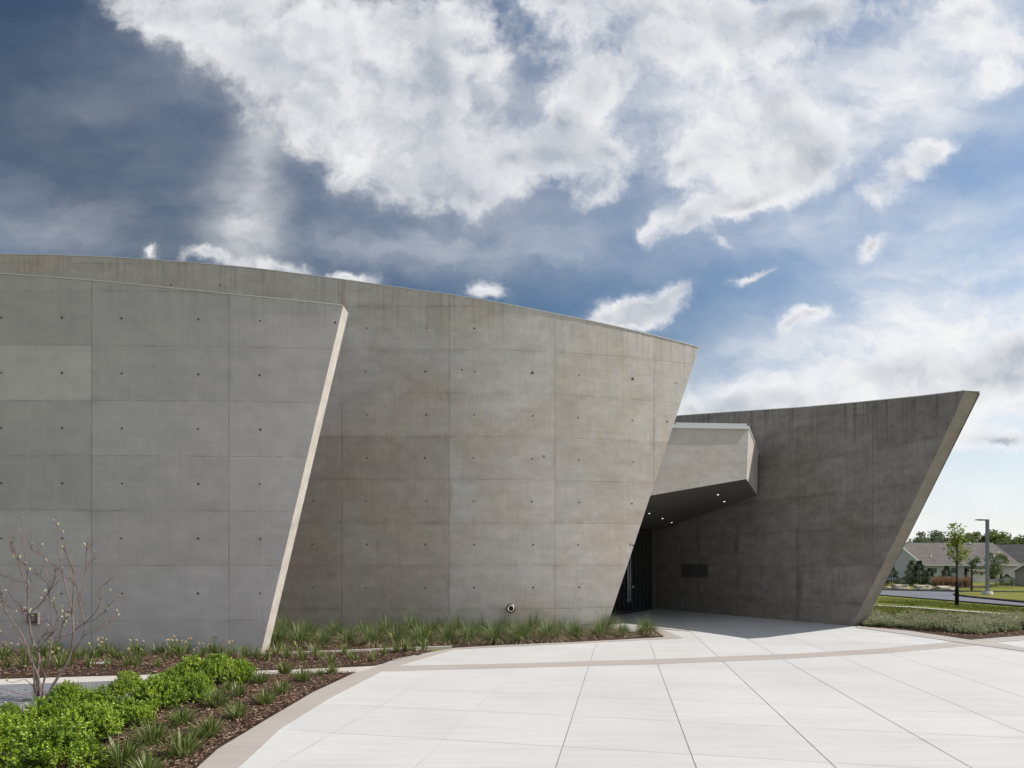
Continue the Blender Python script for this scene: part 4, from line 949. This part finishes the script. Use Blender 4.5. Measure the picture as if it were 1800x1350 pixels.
# houses
def house1():
    Y = 79.; zb = terr(0, Y)-.1; x0, x1 = P(1626,0,Y).x, P(1775,0,Y).x; xe = x1+1.0; ze = P(0,992,Y).z; yb = Y+10.4; zr = P(0,954,Y+5.2).z
    h = empty('brick_house', (x0, Y, zb), 0, 'pale grey one-storey house with long brown shingle roof behind the young tree', 'house'); h.name = 'house'
    mb = MB()
    mb.add([(x0,Y,zb),(xe,Y,zb),(xe,yb,zb),(x0,yb,zb),(x0,Y,ze),(xe,Y,ze),(xe,yb,ze),(x0,yb,ze),(x0,(Y+yb)/2,zr-.12)], [(0,1,5,4),(1,2,6,5),(2,3,7,6),(3,0,4,8,7)])
    w_ = mb.build('wall', M['siding'], fix=True); local(w_, h)
    mb = MB(); o_ = .35; ym = (Y+yb)/2; t = .14; xr = P(1745,0,ym).x
    A = [(x0-o_,Y-o_,ze-.1),(xe+o_,Y-o_,ze-.1),(xr,ym,zr),(x0-o_,ym,zr),(xe+o_,yb+o_,ze-.1),(x0-o_,yb+o_,ze-.1)]
    B = [(a,b,c-t) for a,b,c in A]
    mb.add(A+B, [(0,1,2,3),(2,4,5,3),(1,4,2),(7,6,9,8),(10,8,9,11),(10,7,8),(0,6,7,1),(1,7,10,4),(4,10,11,5),(0,3,9,6),(3,5,11,9)])
    rf = mb.build('roof', M['roof'], fix=True); local(rf, h)
    def att(mb, name, m, par=None):
        o = mb.build(name, m); o.data.transform(Matrix.Translation(-h.location)); o.parent = par or h; return o
    mb = MB(); mb.box(((x0+xe)/2, Y-.42, ze-.14), (xe-x0+.7, .1, .20)); att(mb, 'gutter', M['white'])
    # rake boards on the visible gable
    mb = MB(); a = Vector((x0-.42,Y-.36,ze-.1)); b = Vector((x0-.42,ym,zr)); c = Vector((x0-.42,yb+.36,ze-.1))
    for p1, p2 in ((a,b),(b,c)): mb.add([p1+Vector((0,0,.02)),p2+Vector((0,0,.02)),p2-Vector((0,0,.22)),p1-Vector((0,0,.22))]+[q+Vector((.06,0,0)) for q in (p1+Vector((0,0,.02)),p2+Vector((0,0,.02)),p2-Vector((0,0,.22)),p1-Vector((0,0,.22)))], [(0,1,2,3),(7,6,5,4),(0,4,5,1),(1,5,6,2),(2,6,7,3),(3,7,4,0)])
    att(mb, 'rake_board', M['white'])
    for (a, b, c, d, dark) in ((1636,1646,998.5,1008,0),(1671,1681,998,1008,0),(1694.5,1704,997.5,1008,1),(1694.5,1704,1009.5,1017,1),(1739,1748,998,1018,1),(1757,1761,1008,1018,1)):
        xa, xb = P(a,0,Y).x, P(b,0,Y).x; za, zc = P(0,d,Y).z, P(0,c,Y).z; mb = MB()
        mb.box(((xa+xb)/2, Y-.03, (za+zc)/2), (xb-xa+.22, .08, zc-za+.22)); wi = att(mb, 'window', M['white'])
        mb = MB(); mb.box(((xa+xb)/2, Y-.085, (za+zc)/2), (xb-xa, .03, zc-za)); att(mb, 'pane', M['glass'] if dark else M['win'], wi)
    # bay with a white door and small roof
    xa, xb = P(1711,0,Y-1.2).x, P(1734,0,Y-1.2).x; zt_ = P(0,1004,Y).z; mb = MB(); mb.box(((xa+xb)/2, Y-.6, (zb+zt_)/2), (xb-xa, 1.2, zt_-zb)); bay = att(mb, 'bay', M['white'])
    mb = MB(); mb.box(((xa+xb)/2+.2, Y-1.22, zb+1.0), (.9,.05,1.9)); att(mb, 'door', M['white'], bay)
    mb = MB(); mb.box(((xa+xb)/2+.2, Y-1.25, zb+1.35), (.32,.04,.5)); att(mb, 'door_window', M['win'], bay)
    mb = MB(); mb.add([(xa-.2,Y-1.5,zt_-.05),(xb+.2,Y-1.5,zt_-.05),(xb+.2,Y,zt_+.45),(xa-.2,Y,zt_+.45),(xa-.2,Y-1.5,zt_-.17),(xb+.2,Y-1.5,zt_-.17),(xb+.2,Y,zt_+.3),(xa-.2,Y,zt_+.3)], [(0,1,2,3),(4,7,6,5),(0,4,5,1),(1,5,6,2),(2,6,7,3),(3,7,4,0)]); att(mb, 'bay_roof', M['roof'], bay)
    for px, py in ((1634.5,980),(1704.5,957),(1753.5,974)):      # roof vents
        f = (992-py)/(992-954.); p_ = Vector((P(px,0,Y+5.2*f).x, Y-.35+5.55*f, ze-.1+(zr-ze+.1)*f)); mb = MB(); mb.tube([p_, p_+Vector((0,0,.42))], .07, 8); mb.box(p_+Vector((0,0,.02)), (.35,.3,.06)); o = mb.build('vent_pipe', M['white']); o.data.transform(Matrix.Translation(-h.location)); o.parent = rf
house1()
def house2():
    Y = 66.; zb = terr(0, Y)-.1; x0 = P(1783,0,Y).x; x1 = x0+9; ze = P(0,999,Y).z; zr = ze+3.4; xm = x0+4.6; yb = Y+12
    h = empty('house', (x0, Y, zb), 0, 'tan gable-ended house cut off by the right edge', 'house')
    mb = MB(); mb.add([(x0,Y,zb),(x1,Y,zb),(x1,Y,ze),(xm,Y,zr-.1),(x0,Y,ze),(x0,yb,zb),(x1,yb,zb),(x1,yb,ze),(xm,yb,zr-.1),(x0,yb,ze)], [(0,1,2,3,4),(5,9,8,7,6),(0,4,9,5),(1,6,7,2)]); local(mb.build('wall', M['siding2'], fix=True), h)
    mb = MB(); o_ = .4
    for sx_, e in ((x0-o_, -1), (x1+o_, 1)):
        A = [(sx_,Y-o_,ze-.3),(xm,Y-o_,zr),(xm,yb+o_,zr),(sx_,yb+o_,ze-.3)]; mb.add(A+[(a,b,c-.15) for a,b,c in A], [(0,1,2,3),(4,7,6,5),(0,4,5,1),(1,5,6,2),(2,6,7,3),(3,7,4,0)])
    local(mb.build('roof', M['roof'], fix=True), h)
    mb = MB()
    for sx_ in (x0-o_, x1+o_):
        A = [(sx_,Y-o_-.05,ze-.33),(xm,Y-o_-.05,zr-.02),(xm,Y-o_-.05,zr-.26),(sx_,Y-o_-.05,ze-.57)]; mb.add(A+[(a,b+.05,c) for a,b,c in A], [(0,1,2,3),(7,6,5,4),(0,4,5,1),(1,5,6,2),(2,6,7,3),(3,7,4,0)])
    mb.box((x0-.02, Y-.05, (zb+ze)/2), (.18, .12, ze-zb)); local(mb.build('white_trim', M['white'], fix=True), h)
house2()
for o in bpy.data.objects:
    if o.get('label', '').startswith('tan gable'): o.rotation_euler.z = R(-44)
def house3():
    Y = 96.; zb = terr(0, Y)-.1; x0 = P(1772,0,Y).x; x1 = x0+14; ze = P(0,986,Y).z; zr = P(0,957,Y+5).z; yb = Y+10
    h = empty('house', (x0, Y, zb), 0, 'house with charcoal roof showing above the tan house', 'house')
    mb = MB(); mb.box(((x0+x1)/2, (Y+yb)/2, (zb+ze)/2), (x1-x0, yb-Y, ze-zb)); local(mb.build('wall', M['siding'], fix=True), h)
    A = [(x0-.4,Y-.4,ze-.05),(x1,Y-.4,ze-.05),(x1,Y+5,zr),(x0+1.2,Y+5,zr),(x1,yb+.4,ze-.05),(x0-.4,yb+.4,ze-.05)]
    mb = MB(); mb.add(A, [(0,1,2,3),(2,4,5,3),(0,3,5),(1,4,2),(0,5,4,1)]); local(mb.build('roof', M['roof2'], fix=True), h)
house3()
# trees behind and plants around the houses
random.seed(3)
TR = [(1575,948,14,112,'fol1','low bushy tree behind the roof beside the leaning wall'),(1612,946,14,112,'fol2','rounded tree above the left of the brown roof'),(1634,934,17,118,'fol2','tallest bluish tree above the left of the brown roof'),(1657,943,13,114,'fol2','thin bluish tree above the middle of the brown roof'),
      (1708,937,15,116,'fol1','tree seen just right of the young tree'),(1728,935,17,112,'fol1','tall tree behind the street lamp'),(1752,938,17,110,'fol1','broad tree right of the street lamp'),(1778,950,15,104,'fol3','pale green tree between the two house roofs'),(1800,946,17,118,'fol1','tree at the right edge above the charcoal roof'),(1690,952,14,120,'fol2','low tree behind the crown of the young tree'),(1835,942,20,118,'fol1','tree beyond the right edge')]
for i, (px, py, hw, Y, mt, lb) in enumerate(TR):
    z_ = terr(0, Y); h = P(0,py-3,Y).z-z_; cr = hw*Y/F*1.75
    lv, tk = blob_tree(100+i, h, cr, h*.18, 4200, .40, nb=34)
    plant('tree', (lv, tk), (P(px,0,Y).x, Y, z_), lb, 'tree', (M[mt], M['dbark']), 'trees behind the houses')
# feathery trees in front of the houses
lv, tk = blob_tree(131, 3.9, 1.25, 1.0, 1500, .16, nb=22); Y = 62.; plant('birch_tree', (lv, tk), (P(1751,0,Y).x, Y, terr(0,Y)), 'light feathery tree with pale trunk in front of the house, right of the lamp', 'tree', (M['fol3'], M['wbark']))
lv, tk = blob_tree(132, 3.3, .75, 1.5, 420, .13, nb=14); Y = 52.; plant('tree', (lv, tk), (P(1708,0,Y).x, Y, terr(0,Y)), 'small thin-leaved tree between the young tree and the lamp', 'tree', (M['fol3'], M['dbark']))
for i, (px, py, tpy, Y, r, lb) in enumerate([(1567,1027,993,60,1.0,'small dark conifer close to the leaning wall'),(1603,1021,984,66,.9,'light conifer in front of the grey gable, left of a pair'),(1616,1021,985,64,1.0,'dense conifer in front of the grey gable, right of a pair'),(1634,1022,998,64,.8,'short bluish conifer left of the rust grasses'),(1664,1016,994,70,.9,'dark conifer below the eaves behind the rust grasses'),(1770,1025,1009,60,1.0,'dark rounded evergreen bush by the corner of the grey house')]):
    z_ = terr(0, Y); h = P(0,tpy,Y).z-z_; lv, tk = conif(140+i, h, r*1.25 if i != 5 else 1.5, 3200); plant('conifer', (lv, tk), (P(px,0,Y).x, Y, z_), lb, 'conifer', (M['con'] if i != 1 else M['fol2'], M['dbark']), 'conifers in front of the grey house')
def plume(seed):
    random.seed(seed); mb = MB()
    for i in range(420):
        a = random.uniform(0,6.283); r = random.random()*.25; ln = random.random()*.55; ribbon(mb, (math.cos(a)*r, math.sin(a)*r, 0), (math.cos(a)*ln, math.sin(a)*ln, 1), random.uniform(.8,1.35), .03, .3, 3)
    return mb.mesh('rust_grass', [M['rust']])
PM = [plume(5), plume(6)]
for i, (px, s, lb) in enumerate([(1647,1.0,'leftmost rust-brown ornamental grass below the house windows'),(1655,1.05,'rust-brown ornamental grass second from the left below the windows'),(1668,.95,'rust-brown ornamental grass just left of the young tree trunk'),(1676,1.05,'rust-brown ornamental grass behind the young tree trunk'),(1686,.85,'rust-brown ornamental grass just right of the young tree trunk'),(1699,1.05,'rightmost rust-brown ornamental grass beside the white bay')]):
    Y = 60.; put(PM[i%2], 'rust_grass', (P(px,0,Y).x, Y, terr(0,Y)), i*1.3, s, lb, 'ornamental grass', 'rust-brown grasses in front of the grey house')
# mulch bed round the houses
mb = MB(); a = [(P(1640,0,58).x,58),(P(1730,0,58).x,58),(P(1745,0,60).x,60),(P(1745,0,64).x,64),(P(1640,0,64).x,64)]; mb.add([(x,y,terr(x,y)+.05) for x,y in a], [(0,1,2,3,4)]); mb.build('mulch_bed', M['mulch'], kind='structure')

# -- sage ground plants in the right bed
def sage_mesh(seed):
    random.seed(seed); mb = MB()
    for i in range(190):
        a = random.uniform(0,6.283); r = random.random()**.6*.30; h = random.uniform(.08,.30)*(1-.45*(r/.3)**2); ln = r*1.3
        b = Vector((math.cos(a)*r, math.sin(a)*r, 0)); d = Vector((math.cos(a)*ln, math.sin(a)*ln, 1)).normalized(); tip = b+d*h
        mb.tube([b, tip], [.0022,.001], 3, 0, cap=False)
        for k in range(9):
            p = b.lerp(tip, .2+.8*k/9); an = k*2.2+i; o_ = Vector((math.cos(an), math.sin(an), .5)).normalized(); s_ = o_.cross(Vector((0,0,1))).normalized(); L = random.uniform(.03,.052)
            mb.add([p, p+o_*L*.5-s_*L*.25, p+o_*L, p+o_*L*.5+s_*L*.25], [(0,1,2,3)], 0)
        if random.random() < .20:
            q = tip+Vector((random.uniform(-.05,.05), random.uniform(-.05,.05), random.uniform(.04,.13))); mb.tube([tip, q], .0018, 3, 1)
            for k in range(5): ribbon(mb, tip.lerp(q, .4+.12*k), (random.uniform(-1,1), random.uniform(-1,1), .4), .03, .012, .1, 1, 1)
    return mb.mesh('sage_plant', [M['sage'], M['pink']])
GM = [sage_mesh(80+k) for k in range(3)]
random.seed(14)
L = []
for px in range(1528, 1812, 15):
    f = (px-1528)/272; pyf = 1099.0+f*21+random.uniform(-2,1.5) if px < 1705 else 1114-(px-1705)*.10+random.uniform(-2,1.5)
    L.append((px+random.uniform(-3,3), pyf, 0))
    L.append((px+8+random.uniform(-3,3), pyf-7.5, 1))
    if px > 1590: L.append((px+random.uniform(-3,3), pyf-15, 2))
for row, nmr in enumerate(('front edge', 'middle row', 'back row')):
    for i, (px, py, r_) in enumerate([q for q in L if q[2] == row]):
        p = G(px, py); p.z = .0; s = random.uniform(.75,1.3); put(GM[random.randrange(3)], 'sage_plant', p, random.uniform(0,6.3), (s*1.1, s*1.1, s), f'low grey-green perennial with dry tips, {ORD[i]} from the leaning wall in the {nmr}', 'garden plant', 'grey-green perennials in the right bed')
# -- lawn blades (a fringe of real grass over the lawn sheet)
random.seed(15); mb = MB()
for i in range(42000):
    px = random.uniform(1515, 1830); py = random.uniform(1058, 1104) if random.random() < .8 else random.uniform(1047,1060); p = GT(px, py)
    if px < 1517+(1104-py)*.55: continue
    fp = 1067+(px-1600)*.077
    if -2.6 < py-fp < 2.2 : continue
    if py < 1049.5+(px-1548)*.081: continue
    if py > 1088+(px-1530)*.02: continue
    h = random.uniform(.05,.11); a = random.uniform(0,6.283); d = Vector((math.cos(a)*.4, math.sin(a)*.4, 1)).normalized(); s_ = Vector((math.cos(a+1.3), math.sin(a+1.3), 0))*.012
    mb.add([p-s_, p+s_, p+d*h], [(0,1,2)])
mb.build('grass_blades', M['blade'], kind='stuff')
# -- bark chips
random.seed(16); mb = MB()
def chips(poly, n, near):
    x0, x1 = min(p.x for p in poly), max(p.x for p in poly); y0, y1 = min(p.y for p in poly), max(p.y for p in poly); k = 0
    while k < n:
        p = Vector((random.uniform(x0,x1), random.uniform(y0,y1), 0))
        if p.x < -.98*p.y or not inside(p, poly): k += .3; continue
        k += 1; a = random.uniform(0,6.283); L = random.uniform(.012,.05)*near; wv = random.uniform(.005,.014)*near; t_ = Vector((math.cos(a), math.sin(a), random.uniform(-.35,.35))).normalized(); s_ = t_.cross(Vector((random.uniform(-.5,.5), random.uniform(-.5,.5), 1))).normalized()
        z = random.uniform(.018,.065); c = Vector((p.x, p.y, z)); mb.add([c-t_*L*.5-s_*wv*.5, c+t_*L*.5-s_*wv*.35, c+t_*L*.45+s_*wv*.5, c-t_*L*.5+s_*wv*.4], [(0,1,2,3)])
chips(bedA, 26000, 1.0); chips(bedB, 12000, 1.3); chips(bedC, 7000, 1.5); chips(bedD, 5000, 1.5)
mb.build('bark_chips', M['chip'], kind='stuff')
# pale rocks in the bed by the near wall
for k, (px, py, wd, lb) in enumerate(((180,1168,22,'pale flat stone in the mulch, right of a pair by the near wall'),(160,1169,12,'small pale stone in the mulch, left of a pair by the near wall'))):
    p = G(px, py); bm = bmesh.new(); bmesh.ops.create_icosphere(bm, subdivisions=2, radius=1)
    for v in bm.verts: v.co *= 1+.25*mnoise.noise(v.co*2+Vector((k*5,0,0))); v.co = Vector((v.co.x*wd*p.y/F*.55, v.co.y*.07, v.co.z*.03+.02))
    me = bpy.data.meshes.new('stone'); bm.to_mesh(me); bm.free(); me.materials.append(M['fconc']); o = bpy.data.objects.new('stone', me); COL.objects.link(o); o.location = p; tag(o, lb, 'stone')
